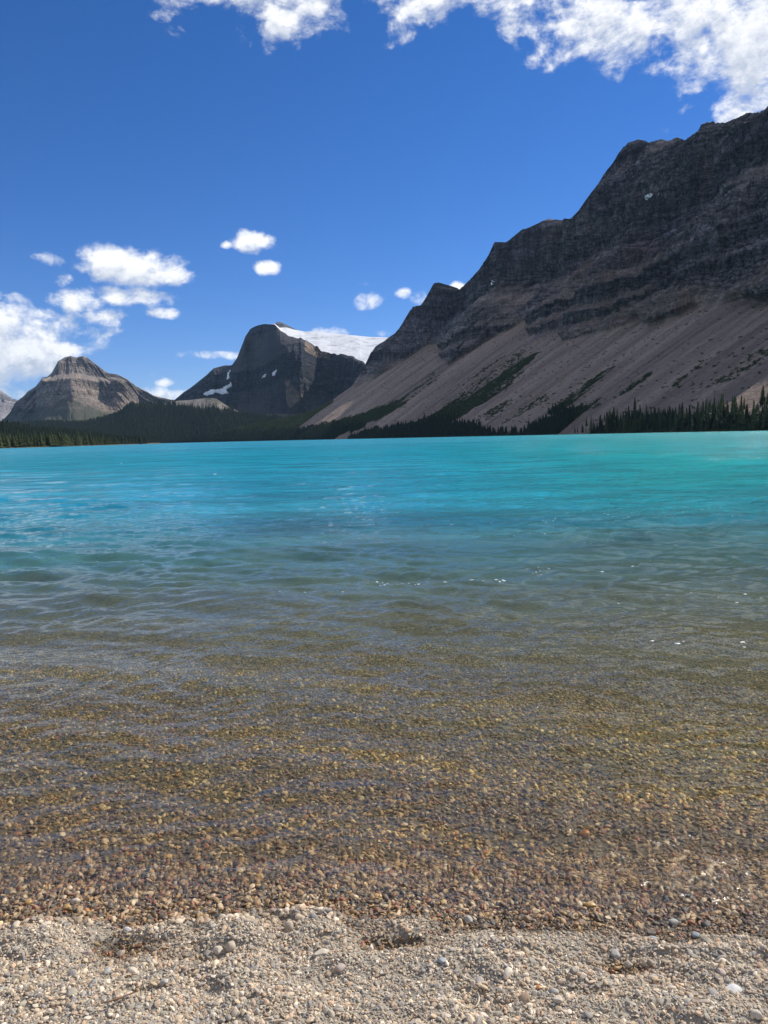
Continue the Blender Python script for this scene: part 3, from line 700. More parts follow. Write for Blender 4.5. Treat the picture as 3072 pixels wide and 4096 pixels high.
def scatter(name, P, rot, scl, coll, idx, label, tint=None, extra=None):
    me = bpy.data.meshes.new(name); n = len(P)
    me.vertices.add(n); me.vertices.foreach_set('co', np.asarray(P, np.float32).ravel())
    for nm, a in (('rot', rot), ('scl', scl)):
        at = me.attributes.new(nm, 'FLOAT_VECTOR', 'POINT'); at.data.foreach_set('vector', np.asarray(a, np.float32).ravel())
    at = me.attributes.new('pick', 'INT', 'POINT'); at.data.foreach_set('value', np.asarray(idx, np.int32))
    if tint is not None:
        at = me.attributes.new('tint', 'FLOAT_COLOR', 'POINT'); at.data.foreach_set('color', np.concatenate([tint, np.ones((n, 1))], 1).astype(np.float32).ravel())
    for nm, a in (extra or {}).items():
        at = me.attributes.new(nm, 'FLOAT', 'POINT'); at.data.foreach_set('value', np.asarray(a, np.float32))
    o = bpy.data.objects.new(name, me); COL.objects.link(o)
    ng = bpy.data.node_groups.new(name, 'GeometryNodeTree')
    ng.interface.new_socket('Geometry', in_out='INPUT', socket_type='NodeSocketGeometry')
    ng.interface.new_socket('Geometry', in_out='OUTPUT', socket_type='NodeSocketGeometry')
    N = ng.nodes; L = ng.links
    gi, go = N.new('NodeGroupInput'), N.new('NodeGroupOutput')
    m2p = N.new('GeometryNodeMeshToPoints'); ci = N.new('GeometryNodeCollectionInfo'); ci.inputs[0].default_value = coll
    ci.inputs['Separate Children'].default_value = True; ci.inputs['Reset Children'].default_value = True
    iop = N.new('GeometryNodeInstanceOnPoints'); iop.inputs['Pick Instance'].default_value = True
    def na(nm, ty):
        a = N.new('GeometryNodeInputNamedAttribute'); a.data_type = ty; a.inputs[0].default_value = nm; return a.outputs[0]
    L.new(gi.outputs[0], m2p.inputs[0]); L.new(m2p.outputs[0], iop.inputs['Points']); L.new(ci.outputs[0], iop.inputs['Instance'])
    L.new(na('pick', 'INT'), iop.inputs['Instance Index']); L.new(na('scl', 'FLOAT_VECTOR'), iop.inputs['Scale'])
    e2r = N.new('FunctionNodeEulerToRotation'); L.new(na('rot', 'FLOAT_VECTOR'), e2r.inputs[0]); L.new(e2r.outputs[0], iop.inputs['Rotation'])
    L.new(iop.outputs[0], go.inputs[0])
    md = o.modifiers.new('scatter', 'NODES'); md.node_group = ng
    return tag(o, label, None, None, 'stuff')
def sample_grid(P3, weight, n, seed):
    """n random points on the grid cells, with chance ~ area * weight"""
    r = np.random.default_rng(seed)
    a, b_, c, d = P3[:-1, :-1], P3[:-1, 1:], P3[1:, 1:], P3[1:, :-1]
    ar = np.linalg.norm(np.cross(c - a, d - b_), axis=-1) * .5 * weight[:-1, :-1]
    p = ar.ravel() / ar.sum(); i = r.choice(len(p), n, p=p)
    u, v_ = r.random((n, 1)), r.random((n, 1))
    g = lambda q: q.reshape(-1, 3)[i]
    return (g(a) * (1 - u) + g(b_) * u) * (1 - v_) + (g(d) * (1 - u) + g(c) * u) * v_
def forest(name, P, hmin, hmax, label, coll=proto, nvar=5, fat=(1, 1.4), seed=0):
    r = np.random.default_rng(seed + 500); n = len(P)
    h = r.uniform(hmin, hmax, n) * r.choice([.6, .85, 1, 1.15], n); f_ = r.uniform(*fat, n)
    rot = np.zeros((n, 3)); rot[:, 2] = r.random(n) * 6.28
    scatter(name, P, rot, np.stack([h * f_, h * f_, h], 1), coll, r.integers(0, nvar, n), label)
sub = RP[:NT_]
lowveg = (vm[:NT_] > .5) & (sub[..., 2] < 40) 
wt = lowveg * (1.0 - 0.9 * sstep(sub[..., 2], 12, 38)) * (1 / (1 + np.hypot(sub[..., 0], sub[..., 1]) / 2500)) * np.clip(.6 + streak[:NT_], .05, 1)
wt = wt * np.where(PXg[:NT_] > 2290, 0.25, 1.0)
P = sample_grid(sub, wt, 11000, 1)
forest('spruce_forest', P, 6, 13, 'dark spruce forest along the foot of the right scree slopes', seed=1)
wt = vmx[:NT_] ** 1.5 * (vmx[:NT_] > .2) * (PYg[:NT_] < 1765)
P = sample_grid(sub, wt + .012 * (PYg[:NT_] < 1700) * (.4 + sstep(streak[:NT_], 0, .3)), 64000, 2)
forest('shrub_cover', P, 0.9, 2.4, 'dark green shrubs in strips down the right scree slopes', bushes, 3, (1, 1.7), 2)
hw = (sstep(hpy + 14 * fbm(hpx / 20, hpy / 20, oct=3, seed=5), 1610, 1630) + 0.06 * (hpx > 560)) * (hpx < 1350) * (HPt[..., 2] > -1)
hw = np.where(hpx > 700, hw * (0.08 + 0.92 * sstep(hpy + (700 - hpx) * .09 + 14 * fbm(hpx / 25, hpy / 18, oct=3, seed=6), 1616, 1640)), hw)
P = sample_grid(HPt[:151], hw[:151], 30000, 3)
forest('spruce_forest', P, 13, 21, 'blue green spruce forest covering the foothill under the far peaks', seed=3)
lw = (LHt[..., 2] > -1) * 1.0
P = sample_grid(LHt[:61], lw[:61], 7000, 4)
forest('spruce_forest', P, 10, 15, 'dark spruce forest on the low rise behind the left shore', seed=4)
# thin wood between front row and rise on the left shore
r_ = np.random.default_rng(12); n = 1500
pp = r_.uniform(-400, 560, n); Dd, aa = np.array([left_shore(q) for q in pp]).T
Dd = Dd + 20 + 110 * r_.random(n)
P = np.stack([Dd * np.sin(aa), Dd * np.cos(aa), 1 + (Dd * 0)], 1)
forest('spruce_forest', P, 9, 14, 'close rows of spruce just behind the front row on the left shore', seed=5)

# strip of low ground the left trees stand on
pp = np.linspace(-900, 640, 160); Dd = np.interp(pp, [-900, -300, 0, 250, 480, 560, 640], [600, 700, 800, 930, 1250, 1450, 1600]); aa = az_te(pp, pp * 0 + 1750)[0]
Dd = Dd + 6 * fbm(pp / 30, 1.0, oct=3, seed=8)
rows = [(-8, -1.5), (0, .12), (3, .5), (10, .9), (60, 1.2), (260, 2), (700, -3)]
LPs = np.stack([np.stack([(Dd + d) * np.sin(aa), (Dd + d) * np.cos(aa), np.full(160, z)], -1) for d, z in rows])
ls = mesh('shore_ground', LPs, grid_faces(len(rows), 160)[:, ::-1], M_ROCK, True, attrs=dict(rk=LPs[..., 0] * 0, strike=LPs[..., 0], fall=LPs[..., 1]),
          cols=dict(col=np.broadcast_to(np.array([.16, .14, .10]), LPs.shape)))
tag(ls, 'pale strip of bank under the spruces of the left shore', kind='structure')

# ================================================================ BEACH AND LAKE BED
WL = lambda x: 2.335 - 0.09 * x - 0.03 * np.minimum(x * x, 4) + 0.02 * np.sin(x * 2.9 + 1)      # mean water line (y) across x
def hollows(x, y):
    """trodden, scalloped gravel: mounds and hollows of the dry beach"""
    xs = x + .5 * y
    m = fbm(xs / 0.26, y / 0.17, oct=4, gain=.55, seed=401)
    g = ridged(xs / 0.42, y / 0.36, oct=3, seed=402)
    return 0.024 * m + 0.016 * g - 0.014 * sstep(fbm(xs / .30, y / .12, oct=3, seed=404), .12, .40)
DENTS = [(a_, b_, c_, d_, 0.8 * e_) for a_, b_, c_, d_, e_ in [(.62, 2.13, .10, .05, -.035), (1.15, 2.12, .16, .045, -.05), (1.0, 1.95, .09, .05, -.028), (-.37, 2.13, .10, .06, -.03), (-.02, 2.20, .07, .05, -.035), (-.85, 2.17, .07, .05, -.03),
         (.35, 2.17, .13, .05, .024), (-.50, 2.24, .08, .05, .026), (-.15, 2.1, .12, .06, .02), (.85, 2.15, .14, .06, .022), (1.33, 2.24, .16, .07, -.035), (-1.05, 2.17, .10, .05, .02), (.12, 2.03, .1, .06, -.018), (-.62, 2.02, .09, .05, -.02), (.55, 1.93, .12, .04, .016), (-.2, 1.88, .15, .05, .012), (1.2, 2.0, .05, .1, -.03), (.75, 2.05, .06, .07, -.026)]]
def ground_z(x, y):
    w_ = WL(x) - 0.035
    wet = w_ - 0.0 + 0.085 * fbm(x / .28, 3.0, oct=4, seed=403)      # foot of the dry step
    up = wet - y
    z = 0.10 * np.minimum(up, 0.0) + 0.006                       # swash slope
    step = 0.036 * sstep(up, 0.0, 0.05)
    dry = sstep(up, 0, .06)
    z = z + step + dry * (0.10 * np.clip(up, 0, 1.0) + hollows(x, y)) + 0.06 * np.clip(up - 1, 0, 50)
    for dx, dy, rx, ry, a in DENTS: z = z + a * np.exp(-((x - dx) / rx) ** 2 - ((y - dy + .04 + .07 * x) / ry) ** 2)
    # further out
    d = np.maximum(y - WL(x), 0)
    sw = 0.016 * np.sin(y * 4.0 + 1.7 * np.sin(x * .8) + .8 * x) * sstep(d, .1, .8)
    z = np.where(up < 0, 0.006 - 0.085 * np.minimum(-up, 6) + sw - 0.055 * np.clip(d - 3.6, 0, 3) - 0.10 * np.clip(d - 6.0, 0, 30) - 0.01 * np.clip(d - 27, 0, 400), z)
    return z
gy = np.concatenate([[-3000, -300, -60, -20, -6, 0], np.arange(.4, 1.5, .06), np.arange(1.5, 3.0, .0085), np.geomspace(3.0, 12, 160), np.geomspace(12.4, 18000, 60)])
gu = np.concatenate([[-12, -4, -1.8], np.linspace(-1, 1, 560), [1.8, 4, 12]])
GX = np.clip(gu[None] * np.maximum(2.6, .95 * np.abs(gy))[:, None], -33000, 33000); GY = np.broadcast_to(gy[:, None], GX.shape)
GZ = ground_z(GX, GY)
M_GR, t, out = material('fine_gravel_bed')
pos = t.node('ShaderNodeNewGeometry').outputs['Position']
vo = t.node('ShaderNodeTexVoronoi', i_Scale=55.0, i_Vector=t.scale(pos, (1, 1, .3)))
vo2 = t.node('ShaderNodeTexVoronoi', i_Scale=24.0, i_Vector=t.scale(pos, (1, 1, .3)))
spz = t.node('ShaderNodeSeparateXYZ', i_0=pos)
cr = t.ramp(t.node('ShaderNodeSeparateColor', i_0=vo2.outputs['Color']).outputs[0], [(0, (.05, .045, .04)), (.35, (.11, .09, .065)), (.6, (.20, .15, .10)), (.8, (.30, .25, .18)), (1, (.42, .33, .2))])
wetc = t.rng(spz.outputs[2], 0.010, 0.040)
gc = t.mix(wetc, (.10, .078, .052), (.30, .26, .20))
far = t.rng(spz.outputs[1], 3.5, 7.0)
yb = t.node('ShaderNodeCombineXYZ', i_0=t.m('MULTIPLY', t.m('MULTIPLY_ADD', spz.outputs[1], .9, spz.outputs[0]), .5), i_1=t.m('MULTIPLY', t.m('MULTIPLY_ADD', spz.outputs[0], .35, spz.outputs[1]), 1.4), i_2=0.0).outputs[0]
cr = t.mix(t.rng(t.noise(yb, 1.0, 4, .55), .46, .62, 0, .8), cr, t.mix(1.0, cr, (1.75, 1.65, 1.1), 'MULTIPLY'))  # yellow refracted light on the bed, brightened into its colour
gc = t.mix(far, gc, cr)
hgt = t.m('ADD', t.m('MULTIPLY', vo.outputs['Distance'], -.008), t.m('MULTIPLY', vo2.outputs['Distance'], -.012))
bp = t.node('ShaderNodeBump', i_Strength=1.0, i_Distance=1.0, i_Height=hgt)
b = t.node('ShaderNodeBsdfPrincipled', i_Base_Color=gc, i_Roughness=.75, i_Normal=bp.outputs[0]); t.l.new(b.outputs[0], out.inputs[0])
gr = mesh('ground', np.stack([GX, GY, GZ], -1), grid_faces(*GX.shape), M_GR)
tag(gr, 'gravel beach and stony lake bed', kind='structure')

# ---- pebbles
M_PEB, t, out = material('pebble_stone')
tint = t.attr('tint', 'Color', 'INSTANCER'); wet = t.attr('wet', 'Fac', 'INSTANCER')
tco = t.node('ShaderNodeTexCoord').outputs['Object']
n1 = t.noise(tco, 2.2, 5, .6); vein = t.noise(t.scale(tco, (1, 3, 5)), 2.0, 3, .6)
k = t.m('MULTIPLY_ADD', n1, .55, t.m('MULTIPLY_ADD', vein, .4, .55))
c = t.v('SCALE', tint, k)
ro = t.m('MULTIPLY_ADD', wet, -.5, .82)
bp = t.node('ShaderNodeBump', i_Strength=.35, i_Distance=.01, i_Height=t.noise(tco, 7, 4, .6))
b = t.node('ShaderNodeBsdfPrincipled', i_Base_Color=c, i_Roughness=ro, i_Normal=bp.outputs[0]); t.l.new(b.outputs[0], out.inputs[0])
def ico(n):
    import bmesh
    bm = bmesh.new(); bmesh.ops.create_icosphere(bm, subdivisions=n, radius=1); bm.verts.ensure_lookup_table()
    V = np.array([v.co[:] for v in bm.verts]); Fc = np.array([[v.index for v in f.verts] for f in bm.faces]); bm.free(); return V, Fc
IV, IF = ico(3)
def pebble(seed, chips=7):
    r = np.random.default_rng(seed); V = IV.copy()
    for k in range(chips):      # worn flats: cut by random planes, softened
        n = r.normal(size=3); n /= np.linalg.norm(n); d = r.uniform(.55, .85); p = V @ n
        V -= np.outer(np.maximum(p - d, 0) * .85, n)
    V *= 1 + .07 * fbm(V[:, 0] * 1.5 + seed, V[:, 1] * 1.5, V[:, 2] * 1.5 + 9, oct=2, seed=seed)[:, None]
    return V * np.array([1.0, r.uniform(.62, .85), r.uniform(.38, .62)])
pebs = bpy.data.collections.new('pebble_shapes')
for i in range(12):
    o = mesh('pebble_shape', pebble(i + 1, 5 + i % 5), IF, M_PEB); COL.objects.unlink(o); pebs.objects.link(o)
DRYC = 1.20 * np.array([1.11, 1.0, .85]) * np.array([(.44, .39, .32), (.37, .35, .32), (.30, .295, .29), (.52, .46, .37), (.33, .27, .22), (.24, .24, .25), (.42, .32, .24), (.60, .56, .50), (.40, .34, .26), (.35, .34, .30)])
WETC = 1.62 * np.array([1.12, 1.0, .82]) * np.array([(.10, .075, .045), (.07, .06, .05), (.045, .045, .045), (.19, .13, .07), (.12, .085, .06), (.24, .17, .09), (.15, .07, .04), (.30, .25, .18), (.07, .055, .045), (.16, .12, .07)])
def pebbles(name, n, xf, yr, size, label, seed, lift=.35, ori=None, dens=None):
    r = np.random.default_rng(seed)
    N2 = n * (6 if yr[1] > 9 else 2)
    y = r.uniform(yr[0], yr[1], N2); hw_ = xf(y); x = r.uniform(-1, 1, N2) * hw_
    keep = r.random(N2) < (hw_ / hw_.max()) * (1 if dens is None else dens(x, y))
    x, y = x[keep][:n], y[keep][:n]; n = len(x)
    s = size[0] * (size[1] / size[0]) ** (r.random(n) ** 1.6)
    z = ground_z(x, y)
    wetn = 1 - sstep(z, .022, .040) 
    damp_shade = np.clip(wetn + (1 - sstep(z + .012 * vn(x * 9, y * 9, seed=77), .030, .055)) * .55, 0, 1)
    rot = np.stack([r.normal(0, .45, n), r.normal(0, .45, n), r.random(n) * 6.28], 1)
    damp_shade = np.maximum(damp_shade, .85 * sstep(-(hollows(x, y) + .006 * vn(x * 14, y * 14, seed=78)), .012, .036)); damp_shade = np.where(y > WL(x) - .02, np.maximum(damp_shade, .9), damp_shade)  # hollows go darker: damp, and their shade put into the colour
    ci = r.integers(0, 10, n); tn = DRYC[ci] * (1 - damp_shade[:, None]) + WETC[ci] * damp_shade[:, None]
    light_band = sstep(fbm((x + .9 * y) / 1.9, (y + .35 * x) / .55, oct=3, seed=79), .02, .34)[:, None] * wetn[:, None]     # yellow bands of refracted light, put into the stones' colour
    tn = tn * r.uniform(.75, 1.2, (n, 1)) * (1 + light_band * np.array([.55, .58, .36]))
    P = np.stack([x, y, z + s * lift * .5 * r.random(n) + s * .12], 1)
    sc = np.stack([s, s * r.uniform(.8, 1.1, n), s * r.uniform(.75, 1.15, n)], 1)
    scatter(name, P, rot, sc, pebs, r.integers(0, 12, n), label, tn, dict(wet=damp_shade))
hwx = lambda y: .50 * y + 1.15
pebbles('gravel', 100000, hwx, (1.5, 2.62), (.0028, .0065), 'fine gravel of the dry and damp beach', 1)
pebbles('gravel', 21000, hwx, (1.5, 2.62), (.005, .011), 'grey and beige pebbles strewn over the beach', 2, dens=lambda x, y: .35 + .65 * sstep(fbm(x / .25, y / .2, oct=3, seed=60) - (y - 2.0) * .8, -.25, .25))
pebbles('gravel', 700, hwx, (1.5, 2.5), (.010, .018), 'larger rounded stones lying on the gravel beach', 3, dens=lambda x, y: .25 + .75 * sstep(fbm(x / .25, y / .2, oct=3, seed=60) - (y - 2.0) * .8, -.15, .3))
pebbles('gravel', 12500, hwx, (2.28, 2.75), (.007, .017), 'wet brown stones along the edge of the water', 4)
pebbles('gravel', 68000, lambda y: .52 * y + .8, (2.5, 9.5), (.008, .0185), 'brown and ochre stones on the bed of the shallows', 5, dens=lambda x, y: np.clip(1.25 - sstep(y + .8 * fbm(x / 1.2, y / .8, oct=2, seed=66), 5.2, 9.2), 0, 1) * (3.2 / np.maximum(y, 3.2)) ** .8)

# ---- single stones one can pick out
def ground_hit(px, py):
    a, e = az_te(px, py); a, e = float(a), float(e); d = -H / e
    for _ in range(12): d = -(H - float(ground_z(np.array([d * math.sin(a)]), np.array([d * math.cos(a)]))[0])) / e
    x, y = d * math.sin(a), d * math.cos(a)
    return x, y, float(ground_z(np.array([x]), np.array([y]))[0]), math.hypot(d, H)
def stone_material(name, col, rough):
    m, t, out = material(name); tco = t.node('ShaderNodeTexCoord').outputs['Object']
    n1 = t.noise(tco, 60, 6, .65); v_ = t.noise(t.scale(tco, (1, 2.5, 4)), 45, 4, .6)
    c = t.v('SCALE', tuple(col), t.m('MULTIPLY_ADD', n1, .7, t.m('MULTIPLY_ADD', v_, .5, .4)))
    bp = t.node('ShaderNodeBump', i_Strength=.5, i_Distance=.002, i_Height=n1)
    b = t.node('ShaderNodeBsdfPrincipled', i_Base_Color=c, i_Roughness=rough, i_Normal=bp.outputs[0]); t.l.new(b.outputs[0], out.inputs[0]); return m
SC = dict(white=(.60, .58, .54), beige=(.56, .48, .37), tan=(.44, .36, .27), grey=(.40, .38, .34), dark=(.13, .125, .12), pink=(.47, .37, .31), blue=(.33, .35, .35), ochre=(.45, .28, .10), orange=(.50, .22, .07), wetgrey=(.09, .095, .09))
SM = {k: stone_material(k + '_stone', v_, .35 if k in ('ochre', 'orange', 'wetgrey') else .8) for k, v_ in SC.items()}
STONES = [  # px, py, width, depth/width, height/width, turn, colour, label
    (509, 3726, 30, .8, .7, .3, 'white', 'bright white angular stone on the left part of the dry gravel'),
    (528, 3893, 44, .85, .55, .1, 'beige', 'smooth round beige stone, largest of the lower left gravel'),
    (477, 3823, 34, 1.7, .5, 1.5, 'tan', 'oblong tan stone pointing away above the round beige stone'),
    (426, 3893, 36, .9, .6, .8, 'grey', 'rounded grey stone left of the smooth round beige stone'),
    (352, 3823, 38, .8, .7, .2, 'pink', 'pinkish grey stone left of the oblong tan stone'),
    (657, 3935, 34, .8, .7, .6, 'grey', 'grey stone beside a small hollow, right of the round beige stone'),
    (875, 3809, 44, .8, .65, .0, 'beige', 'blunt beige stone at the edge of the hollow left of centre'),
    (921, 3800, 40, 1.1, 1.2, .9, 'tan', 'upright pointed tan stone just right of the blunt beige stone'),
    (1157, 3722, 34, .8, 1.4, .4, 'tan', 'pointed tan stone standing on end near the damp gravel in the centre left'),
    (1284, 3818, 36, 1.8, .6, 1.8, 'beige', 'long pale stone lying along the slope left of centre'),
    (1361, 3879, 40, .8, .6, .4, 'pink', 'pinkish flat stone just left of centre in the dry gravel'),
    (866, 3668, 34, .7, .4, .2, 'wetgrey', 'flat dark wet stone, left of a pair at the water edge'),
    (905, 3670, 36, .6, .4, .0, 'wetgrey', 'flat dark wet stone, right of a pair at the water edge'),
    (1874, 3687, 36, .9, .8, .5, 'grey', 'grey blocky stone on top of the gravel mound right of centre'),
    (1767, 3846, 34, .9, .5, .2, 'blue', 'bluish grey flat stone below the gravel mound right of centre'),
    (2026, 3757, 24, .9, .6, .2, 'white', 'small white oval pebble right of the gravel mound'),
    (2462, 3823, 38, .9, .7, .1, 'grey', 'grey beige stone by itself on the slope between two dark hollows'),
    (2510, 3862, 32, 1.3, .6, .7, 'tan', 'tan rounded stone just below the lone grey beige stone'),
    (2360, 3629, 56, .55, .45, -.1, 'ochre', 'flat brown ochre wet stone at the water edge on the right'),
    (2695, 3698, 42, .8, .6, -.3, 'grey', 'large grey stone on the crest of the right gravel bank'),
    (2610, 3763, 44, .7, .45, .1, 'blue', 'flat bluish stone below the large grey crest stone'),
    (2786, 3749, 38, .8, .6, -.4, 'blue', 'slate grey stone to the right of the flat bluish stone'),
    (2930, 3957, 42, 1.5, .3, 1.3, 'white', 'pale flat whitish shard lying in the lower right gravel'),
    (2800, 4011, 78, .22, .2, -.15, 'tan', 'long thin tan slab of stone in the lower right gravel'),
    (3024, 4064, 40, 1.2, .7, .6, 'beige', 'warm beige stone in the bottom right corner'),
    (2883, 3897, 34, .9, .7, .3, 'pink', 'pinkish stone above the pale flat shard'),
    (2152, 3953, 22, .8, .6, .3, 'orange', 'tiny orange red pebble among grey gravel right of centre'),
    (2235, 4008, 40, .9, .7, .8, 'beige', 'chunky beige stone low in the gravel right of centre'),
    (2215, 3974, 38, .7, .6, -.3, 'grey', 'grey stone touching the chunky beige stone'),
    (2340, 3345, 40, 1.2, .8, 1.2, 'orange', 'orange stone under shallow water where the ripples sparkle'),
    (2350, 3068, 44, .45, .4, .0, 'white', 'pale stone showing through the water well above the orange stone'),
    (268, 3638, 40, .8, .6, .1, 'ochre', 'ochre stone half wet at the left water edge'),
    (116, 3619, 34, .8, .7, .4, 'ochre', 'yellow ochre stone at the far left of the water edge'),
    (303, 3612, 36, .8, .8, .7, 'beige', 'pale stone just behind the half wet ochre stone'),
    (348, 3648, 26, .9, .7, .3, 'orange', 'reddish wet pebble right of the half wet ochre stone'),
    (1040, 3516, 36, .9, .8, .3, 'ochre', 'ochre stone just under the water left of centre')]
for i, (px, py, wd, dr, hr_, tn, mt_, lb) in enumerate(STONES):
    x, y, z, dist_ = ground_hit(px, py); r_ = wd / F * dist_ / 2 * .92
    Vp = pebble(300 + i, 9); Vp = Vp / np.abs(Vp).max(0) * np.array([1, dr, hr_]) * r_
    o = mesh('stone', Vp, IF, SM[mt_]); o.location = (x, y, z + r_ * hr_ * .55); o.rotation_euler = (random.gauss(0, .12), random.gauss(0, .12), tn)
    tag(o, lb, 'stone')
def twig(px, py, L, rad, ang, bend, mat, label):
    x, y, z, d = ground_hit(px, py); V = []; n = 9
    for k in range(n):
        f = k / (n - 1) - .5; cx0 = f * L; cy0 = bend * L * (4 * f * f - 1) ; r_ = rad * (1 - .6 * abs(f)) * (1 + .15 * math.sin(k * 5))
        for j in range(6): V.append((cx0, cy0 + r_ * math.cos(j * 1.047), r_ * math.sin(j * 1.047) + .25 * rad * math.sin(k * 2.3)))
    Fq = [(k * 6 + j, k * 6 + (j + 1) % 6, (k + 1) * 6 + (j + 1) % 6, (k + 1) * 6 + j) for k in range(n - 1) for j in range(6)]
    o = mesh('twig', V, Fq, mat); o.location = (x, y, z + .014); o.rotation_euler = (0, .06, ang); tag(o, label, 'twig')
mw, t, out = material('pale_driftwood'); b = t.node('ShaderNodeBsdfPrincipled', i_Base_Color=t.mix(t.noise(t.node('ShaderNodeTexCoord').outputs['Object'], 120), (.50, .42, .28), (.66, .60, .46)), i_Roughness=.8); t.l.new(b.outputs[0], out.inputs[0])
mw2, t, out = material('brown_twig_bark'); b = t.node('ShaderNodeBsdfPrincipled', i_Base_Color=t.mix(t.noise(t.node('ShaderNodeTexCoord').outputs['Object'], 120), (.16, .09, .05), (.28, .17, .10)), i_Roughness=.8); t.l.new(b.outputs[0], out.inputs[0])
twig(1906, 4018, .058, .0022, 1.35, .12, mw, 'pale curved sliver of driftwood on the gravel')
twig(472, 4010, .085, .0030, .55, .05, mw2, 'short brown twig on the gravel at the lower left')

# ================================================================ WATER
waves = []
rw = np.random.default_rng(21)
for lam, amp, n_, spread, main in [(2.6, .013, 3, .22, .12), (1.3, .0062, 7, .35, .2), (.62, .0036, 12, .32, .22), (.30, .0026, 18, .45, .1), (.15, .00115, 24, 1.0, 0), (.075, .00042, 26, 1.5, 0)]:
    for k in range(n_):
        th = main + rw.normal(0, spread); L = lam * rw.uniform(.7, 1.4); kk = 2 * math.pi / L
        waves.append((math.sin(th) * kk, math.cos(th) * kk, amp * rw.uniform(.6, 1.3) * (3.2 / n_) ** .5, rw.random() * 6.28, L))
def on_water(px, py):
    a, e = az_te(px, py); d = -H / e
    return float(np.sin(a) * d), float(np.cos(a) * d)
SPARKLE = [(on_water(*p), on_water(*q)) for p, q in [((2290, 3360), (2480, 3440)), ((2480, 3440), (2700, 3520)), ((2700, 3520), (3072, 3560)), ((2700, 3380), (3072, 3470)), ((-40, 3420), (150, 3520))]]
def water_z(x, y, dx, dy):
    z = np.zeros(x.shape); d = np.maximum(y - WL(x), 0)
    wx = x + .16 * fbm(x / 1.1, y / 1.1, oct=2, seed=81); wy = y + .16 * fbm(x / 1.1, y / 1.1, oct=2, seed=82)
    gust = .65 + .8 * np.clip(fbm(x / 3.5, y / 2.5, oct=2, seed=83) + .3, 0, 1)
    spk = np.zeros(x.shape)
    for (ax, ay), (bx, by) in SPARKLE:
        tt_ = np.clip(((x - ax) * (bx - ax) + (y - ay) * (by - ay)) / ((bx - ax) ** 2 + (by - ay) ** 2), 0, 1)
        spk = np.maximum(spk, np.exp(-((x - ax - tt_ * (bx - ax)) ** 2 + (y - ay - tt_ * (by - ay)) ** 2) / .085 ** 2))
    for kx, ky, a, ph, L in waves:
        a = a * (1 + .9 * sstep(y, 3.5, 8) * (1 - .75 * sstep(y, 9, 16)) * (L > .25))
        if L < .2: a = a * (1 + 2.8 * spk)
        res = np.clip((L / (2.5 * np.maximum(dx, dy * abs(ky) / math.hypot(kx, ky))) - .5), 0, 1)
        shoal = sstep(d, -.1, .25 + 1.6 * L)
        p = kx * wx + ky * wy + ph
        z += a * res * shoal * gust * (np.sin(p) + .25 * np.sin(2 * p + 1.2))
    return z
# rows follow the view's resolution and reach to the far shore
hh_ = np.linspace(0, 1, 980)
tn_ = np.linspace(math.tan(R(37)), math.tan(R(1.6)), 980)       # depression
wy_ = 1.55 / tn_
wy_ = np.concatenate([[1.5, 1.8, 2.0], wy_[wy_ > 2.1], np.geomspace(56.5, 9000, 90)])
wu = np.linspace(-1, 1, 900)
WX = wu[None] * (.60 * wy_ + .25)[:, None]; WY = np.broadcast_to(wy_[:, None], WX.shape)
dyr = np.gradient(wy_)[:, None]; dxr = (1.2 * wy_ / 900)[:, None]
WZ = water_z(WX, WY, dxr, dyr)
SPK = np.zeros(WX.shape)
for (ax, ay), (bx_, by_) in SPARKLE:
    tt_ = np.clip(((WX - ax) * (bx_ - ax) + (WY - ay) * (by_ - ay)) / ((bx_ - ax) ** 2 + (by_ - ay) ** 2), 0, 1)
    SPK = np.maximum(SPK, np.exp(-((WX - ax - tt_ * (bx_ - ax)) ** 2 + (WY - ay - tt_ * (by_ - ay)) ** 2) / .10 ** 2))
# side skirts so that the lake goes on beyond the view
WX = WX.copy(); WX[:, 0] = -(.6 * wy_ + .25) * 4 - 40; WX[:, -1] = (.6 * wy_ + .25) * 1.6 + 6
WATER, t, out = material('glacial_lake_water')
geo = t.node('ShaderNodeNewGeometry'); pos = geo.outputs['Position']; sp = t.node('ShaderNodeSeparateXYZ', i_0=pos)
dist = t.v('LENGTH', pos)
far1 = t.rng(dist, 8, 60); 
nA = t.noise(t.scale(pos, (1, 1.0, 0)), 2.2, 6, .62, .5)
nB = t.noise(t.scale(pos, (.55, 1.0, 0)), .55, 6, .62, .6)
nC = t.noise(t.scale(pos, (.5, 1.0, 0)), .06, 6, .65, .6)
nD = t.noise(pos, 26, 4, .6, .4)
hN = t.m('MULTIPLY', t.m('ADD', nD, t.m('MULTIPLY', t.noise(pos, 70, 4, .6), .5)), t.m('MULTIPLY_ADD', t.attr('spk', 'Fac'), .013, .0014))
h2 = t.m('MULTIPLY', t.m('MULTIPLY', nA, .11), t.rng(dist, 7, 22))
h3 = t.m('MULTIPLY', t.m('MULTIPLY', nB, 1.0), t.rng(dist, 20, 70))
h4 = t.m('MULTIPLY', t.m('MULTIPLY', nC, 6.0), t.rng(dist, 90, 400))
hsum = t.m('ADD', t.m('ADD', hN, h2), t.m('ADD', h3, h4))
bp = t.node('ShaderNodeBump', i_Strength=.9, i_Distance=1.0, i_Height=hsum)
fr = t.node('ShaderNodeFresnel', i_IOR=t.m('MULTIPLY_ADD', geo.outputs['Backfacing'], 1 / 1.333 - 1.333, 1.333), i_Normal=bp.outputs[0])   # straight-through light from below keeps its outside angle
rough = t.rng(dist, 4, 300, .06, .20)
glo = t.node('ShaderNodeBsdfGlossy', i_Color=(1, 1, 1), i_Roughness=rough, i_Normal=bp.outputs[0])
depth = t.attr('depth', 'Fac')
turb = t.ramp(depth, [(0, 0.0), (.05, .05), (.12, .22), (.22, .46), (.36, .72), (.60, .94), (1, 1.0)], 'EASE')
